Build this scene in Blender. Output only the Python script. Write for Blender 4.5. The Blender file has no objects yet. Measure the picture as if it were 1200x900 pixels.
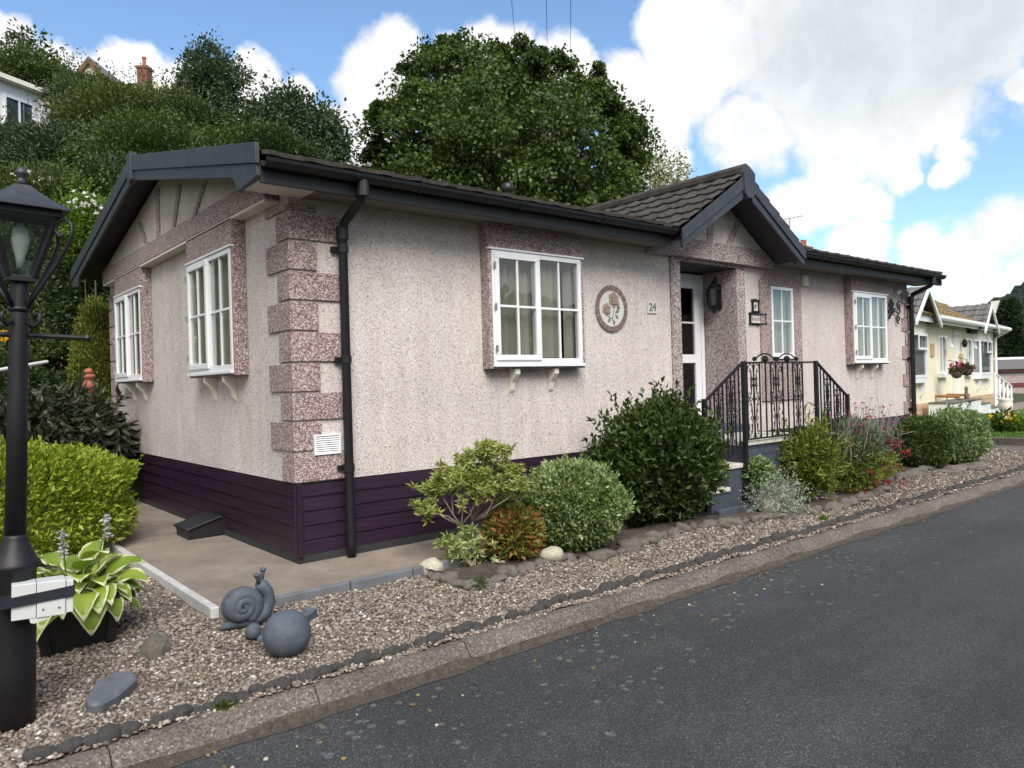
import bpy, bmesh, math, random
import numpy as np
from mathutils import Vector, Matrix, Euler

S = bpy.context.scene
COL = S.collection
rnd = random.Random(7)
rng = np.random.default_rng(11)
R = math.radians

# ------------------------------------------------------------------ camera
CAM = np.array([-2.38278163, -5.44404017, 1.32635658])
YAW, PITCH, ROLL, FPX = R(50.15122969), R(-0.05715797), R(-1.63453537), 879.8475767990002
_F = np.array([math.cos(PITCH)*math.cos(YAW), math.cos(PITCH)*math.sin(YAW), math.sin(PITCH)])
_R0 = np.array([math.sin(YAW), -math.cos(YAW), 0.0]); _U0 = np.cross(_R0, _F)
_R = math.cos(ROLL)*_R0 + math.sin(ROLL)*_U0
_U = -math.sin(ROLL)*_R0 + math.cos(ROLL)*_U0
cd = bpy.data.cameras.new('camera'); cam = bpy.data.objects.new('camera', cd); COL.objects.link(cam)
cam.matrix_world = Matrix(((_R[0], _U[0], -_F[0], CAM[0]), (_R[1], _U[1], -_F[1], CAM[1]),
                           (_R[2], _U[2], -_F[2], CAM[2]), (0, 0, 0, 1)))
cd.sensor_width = 36; cd.lens = FPX/1200*36; cd.clip_end = 3000; cd.clip_start = .05
S.camera = cam

def ray(u, v): return (u-600)/FPX*_R - (v-450)/FPX*_U + _F
def at(u, v, dep):            # world point seen at photo position (u, v) at that depth
    return CAM + dep*ray(u, v)
def on(u, v, ax, val):        # where that line of sight meets an axis plane
    d = ray(u, v); i = 'xyz'.index(ax)
    return CAM + (val-CAM[i])/d[i]*d

# ------------------------------------------------------------------ light
SUN_EL, SUN_AZ = R(46), R(-116)       # azimuth of the sun direction measured from +x towards +y
sd = bpy.data.lights.new('sun', 'SUN'); sd.energy = 2.5; sd.angle = R(38); sd.color = (1, .955, .90)
so = bpy.data.objects.new('sun', sd); COL.objects.link(so)
sv = Vector((math.cos(SUN_EL)*math.cos(SUN_AZ), math.cos(SUN_EL)*math.sin(SUN_AZ), math.sin(SUN_EL)))
so.rotation_euler = sv.to_track_quat('Z', 'Y').to_euler()
so.location = sv*60

W = bpy.data.worlds.new('World'); S.world = W; W.use_nodes = True
nt = W.node_tree; nt.nodes.clear()
def wn(t, **k):
    n = nt.nodes.new(t)
    for a, b in k.items(): setattr(n, a, b)
    return n
out = wn('ShaderNodeOutputWorld'); bg = wn('ShaderNodeBackground'); bg.inputs[1].default_value = .12
nt.links.new(bg.outputs[0], out.inputs[0])
sky = wn('ShaderNodeTexSky', sky_type='NISHITA', sun_disc=False)
sky.sun_elevation = SUN_EL; sky.sun_rotation = math.pi/2 - SUN_AZ; sky.air_density = 1.0; sky.dust_density = .6; sky.ozone_density = 1.6
tc = wn('ShaderNodeTexCoord')
def wmath(op, a, b=None, c=None, clamp=False):
    n = wn('ShaderNodeMath', operation=op, use_clamp=clamp)
    for i, x in enumerate((a, b, c)):
        if x is None: continue
        if isinstance(x, (int, float)): n.inputs[i].default_value = x
        else: nt.links.new(x, n.inputs[i])
    return n.outputs[0]
def wnoise(scale, detail, rough, vec=None):
    n = wn('ShaderNodeTexNoise'); n.inputs['Scale'].default_value = scale; n.inputs['Detail'].default_value = detail
    n.inputs['Roughness'].default_value = rough
    nt.links.new(vec if vec else tc.outputs['Generated'], n.inputs['Vector'])
    return n
# warp the direction a little so that cloud edges billow
wz = wnoise(7, 5, .6)
vs = wn('ShaderNodeVectorMath', operation='SUBTRACT'); nt.links.new(wz.outputs['Color'], vs.inputs[0]); vs.inputs[1].default_value = (.5, .5, .5)
vm = wn('ShaderNodeVectorMath', operation='SCALE'); nt.links.new(vs.outputs[0], vm.inputs[0]); vm.inputs['Scale'].default_value = .085
va = wn('ShaderNodeVectorMath', operation='ADD'); nt.links.new(tc.outputs['Generated'], va.inputs[0]); nt.links.new(vm.outputs[0], va.inputs[1])
vn = wn('ShaderNodeVectorMath', operation='NORMALIZE'); nt.links.new(va.outputs[0], vn.inputs[0])
def blob(direction, ang):     # 1 at the centre of a cloud, 0 at its rim, negative beyond
    d = Vector(direction).normalized()
    n = wn('ShaderNodeVectorMath', operation='DISTANCE'); nt.links.new(vn.outputs[0], n.inputs[0]); n.inputs[1].default_value = d
    return wmath('MULTIPLY_ADD', n.outputs['Value'], -1/ang, 1.0)
def rays(lst): return [(ray(u, v), r/FPX*.98) for u, v, r in lst]
CLOUDS = rays([(845,55,88),(950,40,125),(1080,20,135),(985,120,92),(1100,128,58),(885,150,62),(1180,-30,100),(800,20,50),(1040,150,60),
    (968,228,50),(930,243,42),(1012,238,28),(1062,203,20),(1122,177,24),(1113,205,20),(1192,104,20),(1195,275,40),(1150,318,50),(1085,304,40),
    (1000,296,40),(1130,352,42),(1250,335,60),(440,108,56),(474,70,40),(420,165,55),(580,66,48),(640,72,44),(540,72,34),(690,95,30),(740,92,44),(770,140,52),(780,190,40),
    (15,62,36),(62,68,28),(150,76,34),(190,112,48),(300,106,40),(350,100,22),(385,145,34),(250,150,60),(120,110,50)])
CLOUDS += [((.1, -.8, .75), .55), ((-.9, -.2, .5), .85), ((.5, -.9, .25), .45), ((-.5, -.9, .3), .4), ((.3, -.2, 1.0), .3)]  # out-of-view clouds, added to whiten and soften the light on the walls
acc = None
for d, a in CLOUDS:
    b = blob(d, a); acc = b if acc is None else wmath('MAXIMUM', acc, b)
fb = wnoise(9, 8, .62)
dens = wmath('ADD', acc, wmath('MULTIPLY_ADD', fb.outputs['Fac'], 1.3, -.74))
mr = wn('ShaderNodeMapRange', interpolation_type='SMOOTHSTEP'); nt.links.new(dens, mr.inputs['Value'])
mr.inputs['From Min'].default_value = -.08; mr.inputs['From Max'].default_value = .34
# thick middles of the big bank go grey underneath
gacc = None
for d, a in rays([(1010,40,150),(1110,30,120),(930,75,60)]):
    b = blob(d, a); gacc = b if gacc is None else wmath('MAXIMUM', gacc, b)
gm = wn('ShaderNodeMapRange', interpolation_type='SMOOTHSTEP'); nt.links.new(wmath('ADD', gacc, wmath('MULTIPLY_ADD', fb.outputs['Fac'], .6, -.3)), gm.inputs['Value'])
gm.inputs['From Min'].default_value = -.1; gm.inputs['From Max'].default_value = .8
cc = wn('ShaderNodeMix', data_type='RGBA'); nt.links.new(gm.outputs[0], cc.inputs[0])
CB = 4.4
cc.inputs[6].default_value = (CB, CB*1.0, CB*1.01, 1); cc.inputs[7].default_value = (CB*.72, CB*.77, CB*.80, 1)
skm = wn('ShaderNodeMix', data_type='RGBA', blend_type='MULTIPLY'); skm.inputs[0].default_value = 1
nt.links.new(sky.outputs[0], skm.inputs[6]); skm.inputs[7].default_value = (.74, .84, .88, 1)
tex = wnoise(5.5, 7, .6, vn.outputs[0]); tr_ = wn('ShaderNodeMapRange', interpolation_type='SMOOTHSTEP'); nt.links.new(tex.outputs['Fac'], tr_.inputs['Value'])
tr_.inputs['From Min'].default_value = .36; tr_.inputs['From Max'].default_value = .62; tr_.inputs['To Min'].default_value = .88; tr_.inputs['To Max'].default_value = 1.06
csh = wn('ShaderNodeVectorMath', operation='SCALE'); nt.links.new(cc.outputs[2], csh.inputs[0]); nt.links.new(tr_.outputs[0], csh.inputs['Scale'])
cm = wn('ShaderNodeMix', data_type='RGBA'); nt.links.new(mr.outputs[0], cm.inputs[0])
nt.links.new(skm.outputs[2], cm.inputs[6]); nt.links.new(csh.outputs[0], cm.inputs[7])
nt.links.new(cm.outputs[2], bg.inputs[0])

S.view_settings.view_transform = 'Standard'; S.view_settings.look = 'None'
S.view_settings.exposure = 1.07; S.view_settings.gamma = 1; S.view_settings.use_curve_mapping = False

# ------------------------------------------------------------------ materials
MATS = {}
class NT:
    def __init__(s, name):
        s.m = bpy.data.materials.new(name); s.m.use_nodes = True; s.t = s.m.node_tree
        s.p = s.t.nodes['Principled BSDF']; s.out = s.t.nodes['Material Output']; MATS[name] = s.m
    def n(s, t, **k):
        x = s.t.nodes.new(t)
        for a, b in k.items(): setattr(x, a, b)
        return x
    def l(s, a, b): s.t.links.new(a, b)
    def coord(s, which='Object'):
        return s.n('ShaderNodeTexCoord').outputs[which]
    def noise(s, scale, detail=4, rough=.55, vec=None):
        x = s.n('ShaderNodeTexNoise'); x.inputs['Scale'].default_value = scale; x.inputs['Detail'].default_value = detail
        x.inputs['Roughness'].default_value = rough; s.l(vec or s.coord(), x.inputs['Vector']); return x
    def voro(s, scale, vec=None, **k):
        x = s.n('ShaderNodeTexVoronoi', **k); x.inputs['Scale'].default_value = scale; s.l(vec or s.coord(), x.inputs['Vector']); return x
    def ramp(s, fac, stops, interp='LINEAR'):
        x = s.n('ShaderNodeValToRGB'); x.color_ramp.interpolation = interp
        e = x.color_ramp.elements
        while len(e) < len(stops): e.new(.5)
        for el, (p, c) in zip(e, stops):
            el.position = p; el.color = (*c, 1) if len(c) == 3 else c
        s.l(fac, x.inputs[0]); return x.outputs[0]
    def mix(s, fac, a, b, blend='MIX'):
        x = s.n('ShaderNodeMix', data_type='RGBA', blend_type=blend)
        for i, v in ((0, fac), (6, a), (7, b)):
            if isinstance(v, (int, float)): x.inputs[i].default_value = v
            elif isinstance(v, tuple): x.inputs[i].default_value = (*v, 1)
            else: s.l(v, x.inputs[i])
        return x.outputs[2]
    def bump(s, h, strength, dist):
        x = s.n('ShaderNodeBump'); x.inputs['Strength'].default_value = strength; x.inputs['Distance'].default_value = dist
        s.l(h, x.inputs['Height']); s.l(x.outputs[0], s.p.inputs['Normal']); return x
    def base(s, c, rough=.6, spec=.5, metal=0):
        if isinstance(c, tuple): s.p.inputs['Base Color'].default_value = (*c, 1)
        else: s.l(c, s.p.inputs['Base Color'])
        s.p.inputs['Roughness'].default_value = rough; s.p.inputs['Specular IOR Level'].default_value = spec
        s.p.inputs['Metallic'].default_value = metal
        return s

def weathered(name, c, rough=.5, var=.25, scale=6, spec=.5, bump=0, dirt=None, metal=0):
    t = NT(name); nz = t.noise(scale, 6, .65)
    lo = tuple(x*(1-var) for x in c); hi = tuple(min(1, x*(1+var)) for x in c)
    col = t.ramp(nz.outputs['Fac'], [(.3, lo), (.7, hi)])
    if dirt:
        n2 = t.noise(scale*3.3, 8, .7); m = t.ramp(n2.outputs['Fac'], [(.52, (0, 0, 0)), (.72, (1, 1, 1))])
        col = t.mix(m, col, dirt)
    t.base(col, rough, spec, metal)
    if bump: t.bump(t.noise(scale*12, 4, .6).outputs['Fac'], .5, bump)
    return t.m

def pebbledash(name, stops, scale, stain=.16):
    t = NT(name); co = t.coord()
    v = t.voro(scale, co); sep = t.n('ShaderNodeSeparateColor'); t.l(v.outputs['Color'], sep.inputs[0])
    col = t.ramp(sep.outputs[0], stops)
    big = t.noise(1.3, 5, .6, co); m = t.ramp(big.outputs['Fac'], [(.3, (1-stain,)*3), (.7, (1, 1, 1))])
    col = t.mix(1.0, col, m, 'MULTIPLY')
    # rain streaks drawn out downwards
    mp = t.n('ShaderNodeMapping'); mp.inputs['Scale'].default_value = (5, 5, .5); t.l(co, mp.inputs[0])
    st = t.noise(1.6, 5, .6, mp.outputs[0]); m2 = t.ramp(st.outputs['Fac'], [(.35, (.90, .89, .87)), (.6, (1, 1, 1))])
    col = t.mix(1.0, col, m2, 'MULTIPLY')
    t.base(col, .85, .3)
    t.bump(v.outputs['Distance'], .55, .004)
    return t.m

pebbledash('pale pebbledash', [(0, (.23, .195, .185)), (.08, (.35, .30, .285)), (.17, (.52, .46, .435)), (.55, (.60, .535, .505)), (.85, (.65, .59, .56)), (1, (.74, .70, .675))], 135)
pebbledash('red pebbledash', [(0, (.115, .068, .066)), (.3, (.20, .125, .122)), (.5, (.28, .195, .188)), (.7, (.41, .335, .32)), (1, (.62, .56, .54))], 130, .12)
pebbledash('mixed pebbledash', [(0, (.07, .035, .038)), (.25, (.16, .10, .10)), (.45, (.30, .235, .23)), (.7, (.46, .40, .39)), (1, (.66, .61, .59))], 118, .15)
weathered('mortar', (.50, .46, .43), .9, .1)
weathered('white pvc', (.70, .71, .72), .3, .03, 3)
weathered('cream soffit', (.62, .57, .52), .6, .08, 3)
weathered('brown soffit', (.15, .135, .12), .7, .15, 4)
weathered('dark slate paint', (.008, .008, .010), .6, .25, 5)
weathered('black paint', (.009, .009, .0105), .5, .3, 8, spec=.35)
weathered('slate paint', (.027, .029, .036), .5, .22, 5, dirt=(.05, .053, .06))
weathered('dark soffit', (.016, .017, .021), .6, .2, 4)
weathered('plinth paint', (.045, .055, .075), .6, .25, 5, bump=.002, dirt=(.07, .075, .085))
weathered('concrete slab', (.50, .47, .42), .85, .2, 5, dirt=(.30, .27, .22), bump=.001)
weathered('brick red', (.16, .055, .04), .9, .35, 9, bump=.004, dirt=(.10, .085, .06))
weathered('terracotta', (.30, .10, .05), .8, .2, 8)
weathered('interior', (.10, .09, .08), .9, .1)
weathered('wood', (.28, .13, .045), .55, .25, 9)
weathered('grey stone', (.135, .118, .10), .92, .35, 3.5, bump=.06, dirt=(.28, .25, .21))
weathered('dark stone', (.045, .043, .040), .95, .5, 3.5, bump=.08, dirt=(.15, .14, .125))
weathered('pale stone', (.48, .44, .35), .9, .25, 3.5, bump=.05, dirt=(.38, .36, .25))
weathered('mossy stone', (.13, .12, .095), .95, .4, 3.5, bump=.06, dirt=(.075, .085, .04))
weathered('slate stone', (.085, .095, .115), .75, .25, 10, bump=.004, dirt=(.15, .12, .085))
weathered('blue grey paint', (.060, .073, .092), .75, .28, 9, bump=.005, dirt=(.095, .105, .12))
weathered('yellow render', (.66, .62, .46), .85, .06, 3)
weathered('cream render', (.66, .63, .54), .85, .06, 3)
weathered('grey shingle', (.12, .11, .105), .9, .3, 12)
weathered('tan skirting', (.42, .29, .18), .8, .2, 6)
weathered('bark', (.085, .068, .05), .95, .35, 10, bump=.01)
weathered('pale twig', (.22, .19, .15), .9, .2, 10)
weathered('soil', (.060, .046, .035), 1.0, .45, 10, bump=.02)
weathered('grime', (.050, .040, .030), 1.0, .45, 22, bump=.004, dirt=(.13, .11, .085))
weathered('copper rim', (.16, .10, .10), .8, .2, 12)
weathered('plaque white', (.50, .49, .45), .6, .06, 8)
weathered('rose pink', (.27, .19, .155), .7, .2, 20)
weathered('leaf grey', (.12, .15, .13), .7, .2, 20)
weathered('black plastic', (.010, .010, .011), .45, .3, 8)
weathered('tape', (.02, .022, .028), .28, .2, 10)
weathered('box white', (.50, .51, .50), .4, .05, 5)
weathered('grey edging', (.115, .12, .135), .85, .2, 8, bump=.002)
weathered('white edging', (.42, .41, .39), .85, .2, 10, bump=.002, dirt=(.28, .27, .24))
weathered('bulb', (.75, .75, .7), .3, .03)
weathered('steel', (.35, .36, .38), .4, .1, 6, metal=.8)
weathered('dark cloth', (.02, .02, .022), .8, .2)
weathered('red pvc', (.11, .02, .02), .5, .2)

def roof_tile(name, c, moss, amt):
    t = NT(name); n1 = t.noise(7, 7, .7); col = t.ramp(n1.outputs['Fac'], [(.3, tuple(x*.55 for x in c)), (.7, tuple(x*1.5 for x in c))])
    n2 = t.noise(16, 6, .7); m = t.ramp(n2.outputs['Fac'], [(.62-amt, (0, 0, 0)), (.72-amt*.6, (1, 1, 1))])
    t.base(t.mix(m, col, moss), .92, .25); t.bump(n2.outputs['Fac'], .6, .012); return t.m
roof_tile('roof tile', (.050, .043, .038), (.10, .10, .055), .02)
roof_tile('mossy tile', (.17, .12, .06), (.22, .18, .05), .12)

def plank(name):
    t = NT(name); co = t.coord(); mp = t.n('ShaderNodeMapping'); mp.inputs['Scale'].default_value = (1.2, 1.2, 26); t.l(co, mp.inputs[0])
    nz = t.noise(2.2, 7, .65, mp.outputs[0])
    col = t.ramp(nz.outputs['Fac'], [(.3, (.008, .003, .0085)), (.55, (.020, .0075, .0205)), (.8, (.042, .020, .040))])
    t.base(col, .42, .5); t.bump(nz.outputs['Fac'], .25, .003); return t.m
plank('aubergine planks')

def asphalt():
    t = NT('asphalt'); co = t.coord()
    v = t.voro(210, co); sep = t.n('ShaderNodeSeparateColor'); t.l(v.outputs['Color'], sep.inputs[0])
    col = t.ramp(sep.outputs[0], [(0, (.020, .020, .0205)), (.5, (.036, .0365, .038)), (.88, (.056, .057, .059)), (1, (.14, .14, .137))])
    big = t.noise(.55, 6, .65, co); col = t.mix(1.0, col, t.ramp(big.outputs['Fac'], [(.32, (.70, .70, .70)), (.5, (.95, .95, .95)), (.68, (1.2, 1.2, 1.19))]), 'MULTIPLY')
    mp = t.n('ShaderNodeMapping'); mp.inputs['Scale'].default_value = (.10, 1.6, 1); t.l(co, mp.inputs[0])      # worn lanes along the road
    col = t.mix(1.0, col, t.ramp(t.noise(1.1, 3, .5, mp.outputs[0]).outputs['Fac'], [(.35, (.82, .82, .82)), (.65, (1.16, 1.16, 1.16))]), 'MULTIPLY')
    # pale lichen spots, thicker towards the kerb
    lv = t.voro(15, t.mix(.035, co, t.noise(18, 3, .6, co).outputs['Color']))
    s2 = t.n('ShaderNodeSeparateColor'); t.l(lv.outputs['Color'], s2.inputs[0])
    sz = t.n('ShaderNodeMath', operation='MULTIPLY_ADD'); t.l(s2.outputs[1], sz.inputs[0]); sz.inputs[1].default_value = .30; sz.inputs[2].default_value = .06
    lt = t.n('ShaderNodeMath', operation='LESS_THAN'); t.l(lv.outputs['Distance'], lt.inputs[0]); t.l(sz.outputs[0], lt.inputs[1])
    g = t.n('ShaderNodeMath', operation='LESS_THAN'); t.l(s2.outputs[0], g.inputs[0])
    xyz = t.n('ShaderNodeSeparateXYZ'); t.l(co, xyz.inputs[0])
    mrr = t.n('ShaderNodeMapRange'); t.l(xyz.outputs['Y'], mrr.inputs[0]); mrr.inputs[1].default_value = -3.3; mrr.inputs[2].default_value = -2.2; mrr.inputs[3].default_value = .01; mrr.inputs[4].default_value = .85
    cl = t.n('ShaderNodeMath', operation='MULTIPLY'); t.l(mrr.outputs[0], cl.inputs[0]); t.l(t.ramp(t.noise(1.5, 3, .6, co).outputs['Fac'], [(.42, (.08, .08, .08)), (.62, (1.3, 1.3, 1.3))]), cl.inputs[1]); t.l(cl.outputs[0], g.inputs[1])
    mm = t.n('ShaderNodeMath', operation='MULTIPLY'); t.l(lt.outputs[0], mm.inputs[0]); t.l(g.outputs[0], mm.inputs[1])
    gr = t.n('ShaderNodeMath', operation='MULTIPLY'); t.l(mm.outputs[0], gr.inputs[0]); t.l(t.ramp(t.noise(60, 4, .7, co).outputs['Fac'], [(.35, (.05, .05, .05)), (.65, (.75, .75, .75))]), gr.inputs[1])
    col = t.mix(gr.outputs[0], col, (.17, .17, .16))
    t.base(col, .8, .4); t.bump(v.outputs['Distance'], .6, .006); return t.m
asphalt()

def grit(name, cols, scale, rough=.9, b=.006):
    t = NT(name); co = t.coord(); v = t.voro(scale, co); sep = t.n('ShaderNodeSeparateColor'); t.l(v.outputs['Color'], sep.inputs[0])
    col = t.ramp(sep.outputs[0], cols)
    col = t.mix(1.0, col, t.ramp(t.noise(2.2, 6, .65, co).outputs['Fac'], [(.3, (.62, .6, .58)), (.7, (1.1, 1.1, 1.1))]), 'MULTIPLY')
    t.base(col, rough, .3); t.bump(v.outputs['Distance'], .6, b); return t.m
GC = [(0, (.075, .057, .043)), (.2, (.135, .105, .082)), (.45, (.19, .15, .12)), (.7, (.24, .20, .165)), (.92, (.31, .265, .225)), (1, (.52, .48, .42))]
grit('gravel bed', [(p, tuple(x*.62 for x in c)) for p, c in GC], 48, .95, .012)
grit('path concrete', [(0, (.185, .15, .12)), (.5, (.23, .19, .155)), (1, (.28, .235, .195))], 190, .9, .001)
grit('kerb concrete', [(0, (.072, .061, .051)), (.5, (.125, .109, .092)), (.9, (.165, .146, .126)), (1, (.27, .25, .225))], 120, .95, .002)
grit('meadow', [(0, (.035, .05, .018)), (.5, (.05, .07, .02)), (1, (.075, .085, .03))], 9, 1, .05)
grit('lawn turf', [(0, (.05, .10, .02)), (.5, (.075, .135, .026)), (1, (.105, .165, .04))], 60, 1, .03)
grit('forest', [(0, (.010, .018, .016)), (.5, (.018, .030, .024)), (1, (.030, .044, .030))], .30, 1, 3)
def pebble_mat():
    t = NT('pebbles'); g = t.n('ShaderNodeNewGeometry'); col = t.ramp(g.outputs['Random Per Island'], GC)
    nz = t.noise(70, 3, .6); col = t.mix(1.0, col, t.ramp(nz.outputs['Fac'], [(.3, (.75, .74, .73)), (.7, (1.12, 1.12, 1.12))]), 'MULTIPLY')
    t.base(col, .8, .35); return t.m
pebble_mat()

def foliage(name, cols, gloss=.45, trans=.35, clump=1.0, spec=.35):
    cols = [tuple(min(.8, x*(1.25 if max(c) < .3 else 1.05)) for x in c) for c in cols]
    t = NT(name); g = t.n('ShaderNodeNewGeometry')
    n1 = t.noise(clump, 3, .6)
    a = t.n('ShaderNodeMath', operation='MULTIPLY_ADD'); t.l(g.outputs['Random Per Island'], a.inputs[0]); a.inputs[1].default_value = .62
    b = t.n('ShaderNodeMath', operation='MULTIPLY_ADD'); t.l(n1.outputs['Fac'], b.inputs[0]); b.inputs[1].default_value = .9; b.inputs[2].default_value = -.26
    t.l(b.outputs[0], a.inputs[2])
    n = len(cols); col = t.ramp(a.outputs[0], [(i/(n-1), c) for i, c in enumerate(cols)])
    t.base(col, gloss, spec)
    tr = t.n('ShaderNodeBsdfTranslucent'); t.l(t.mix(1.0, col, (1.15, 1.2, .55), 'MULTIPLY'), tr.inputs[0])
    mx = t.n('ShaderNodeMixShader'); mx.inputs[0].default_value = trans
    t.l(t.p.outputs[0], mx.inputs[1]); t.l(tr.outputs[0], mx.inputs[2]); t.l(mx.outputs[0], t.out.inputs[0]); return t.m
foliage('leaf sycamore', [(.016, .034, .008), (.030, .056, .010), (.058, .092, .016), (.115, .15, .035)], .42, .3, .5)
foliage('leaf dark', [(.018, .034, .010), (.032, .054, .014), (.050, .076, .020)], .4, .25, .6)
foliage('leaf bluegreen', [(.022, .040, .018), (.038, .062, .026), (.062, .090, .040)], .5, .25, .8)
foliage('leaf hill', [(.024, .044, .012), (.042, .072, .016), (.068, .10, .022), (.105, .13, .036)], .5, .32, .7)
foliage('leaf olive', [(.034, .050, .012), (.06, .085, .018), (.095, .115, .028)], .5, .32, .7)
foliage('leaf lime', [(.05, .095, .012), (.085, .15, .018), (.14, .22, .03)], .45, .38, 1)
foliage('leaf gold hedge', [(.07, .12, .012), (.15, .215, .018), (.25, .30, .028), (.34, .38, .06)], .38, .34, 2.2)
foliage('leaf purple', [(.018, .022, .012), (.030, .034, .018), (.048, .054, .028)], .42, .15, 1.5)
foliage('leaf gold conifer', [(.06, .08, .012), (.11, .13, .016), (.17, .18, .028)], .6, .25, 2.5)
foliage('leaf conifer', [(.014, .030, .014), (.026, .050, .022), (.042, .072, .030)], .6, .15, .8)
foliage('leaf pieris', [(.10, .14, .025), (.21, .25, .055), (.29, .31, .10), (.45, .45, .22)], .4, .33, 4)
foliage('leaf variegated', [(.030, .060, .018), (.085, .14, .035), (.22, .28, .11), (.50, .53, .38)], .42, .33, 5)
foliage('leaf variegated pale', [(.05, .09, .03), (.11, .17, .06), (.22, .28, .14), (.44, .48, .32)], .42, .33, 4)
foliage('leaf laurel', [(.014, .028, .007), (.026, .046, .010), (.044, .070, .015), (.07, .10, .028)], .32, .25, 2)
foliage('leaf red', [(.05, .09, .015), (.09, .13, .02), (.16, .13, .03), (.23, .10, .032), (.26, .14, .07)], .42, .3, 5)
foliage('leaf crimson', [(.09, .012, .016), (.16, .02, .026), (.23, .04, .04)], .42, .3, 5)
foliage('leaf nandina', [(.045, .075, .015), (.09, .13, .02), (.16, .18, .03), (.22, .19, .04)], .42, .3, 3)
foliage('leaf cream', [(.10, .15, .03), (.24, .29, .09), (.42, .45, .22), (.58, .58, .38)], .42, .33, 5)
foliage('leaf litter', [(.08, .05, .022), (.15, .10, .04), (.20, .13, .045), (.12, .13, .035)], .8, .15, 5)
foliage('leaf grey green', [(.06, .085, .05), (.11, .14, .09), (.17, .20, .135)], .6, .25, 3)
foliage('leaf silver', [(.17, .20, .16), (.28, .32, .26), (.40, .43, .35)], .7, .2, 4)
foliage('stem silver', [(.13, .135, .10), (.20, .20, .155), (.27, .26, .21)], .8, .1, 4)
foliage('petal magenta', [(.30, .015, .12), (.42, .03, .18), (.5, .07, .25)], .6, .3, 8)
foliage('petal purple', [(.07, .012, .09), (.11, .02, .14), (.16, .04, .2)], .6, .3, 8)
foliage('petal white', [(.5, .5, .48), (.65, .63, .62), (.75, .73, .75)], .6, .3, 8)
foliage('petal yellow', [(.6, .30, .01), (.75, .45, .015), (.8, .6, .04)], .6, .3, 8)
foliage('petal lilac', [(.35, .30, .42), (.5, .45, .55), (.62, .58, .66)], .6, .3, 8)
foliage('hosta blade', [(.11, .18, .022), (.20, .28, .035), (.29, .36, .06)], .36, .3, 7)
foliage('hosta margin', [(.46, .5, .24), (.56, .58, .34), (.64, .64, .42)], .36, .3, 7)
foliage('leaf twiggy', [(.10, .12, .04), (.17, .19, .07), (.24, .25, .11)], .5, .35, 1)
foliage('grass', [(.06, .11, .02), (.09, .16, .03), (.14, .21, .05)], .6, .3, 1)

def glass(name, tint, base=.04):
    t = NT(name); lw = t.n('ShaderNodeLayerWeight'); lw.inputs[0].default_value = .5      # facing term is the same on both sides of the pane
    pw = t.n('ShaderNodeMath', operation='POWER'); t.l(lw.outputs['Facing'], pw.inputs[0]); pw.inputs[1].default_value = 4.0
    a = t.n('ShaderNodeMath', operation='MULTIPLY_ADD', use_clamp=True); t.l(pw.outputs[0], a.inputs[0]); a.inputs[1].default_value = .9; a.inputs[2].default_value = .035+base
    tr = t.n('ShaderNodeBsdfTransparent'); tr.inputs[0].default_value = (*tint, 1)
    gl = t.n('ShaderNodeBsdfGlossy'); gl.inputs['Roughness'].default_value = .02
    nz = t.noise(2.5, 2, .5); bp_ = t.n('ShaderNodeBump'); bp_.inputs['Strength'].default_value = .03; bp_.inputs['Distance'].default_value = .05
    t.l(nz.outputs['Fac'], bp_.inputs['Height']); t.l(bp_.outputs[0], gl.inputs['Normal'])
    mx = t.n('ShaderNodeMixShader'); t.l(a.outputs[0], mx.inputs[0]); t.l(tr.outputs[0], mx.inputs[1]); t.l(gl.outputs[0], mx.inputs[2])
    t.l(mx.outputs[0], t.out.inputs[0]); return t.m
glass('window glass', (.88, .90, .89), .03)
glass('dark glass', (.5, .54, .55), .01)
glass('dusty glass', (.62, .68, .66), .06)
weathered('blind cloth', (.34, .305, .26), .9, .08, 3)
weathered('net curtain', (.33, .34, .35), .9, .08, 3)
M = lambda n: MATS[n]

# ------------------------------------------------------------------ object helpers
def tag(o, label=None, cat=None, group=None, kind=None):
    if label: o['label'] = label
    if cat: o['category'] = cat
    if group: o['group'] = group
    if kind: o['kind'] = kind
    return o
def thing(name, label, cat, loc=(0, 0, 0), group=None, rot=(0, 0, 0)):
    o = bpy.data.objects.new(name, None); COL.objects.link(o); o.location = loc; o.rotation_euler = rot; o.empty_display_size = .1
    return tag(o, label, cat, group)
def root_loc(p):
    l = Vector((0, 0, 0))
    while p: l += p.location; p = p.parent
    return l

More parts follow.
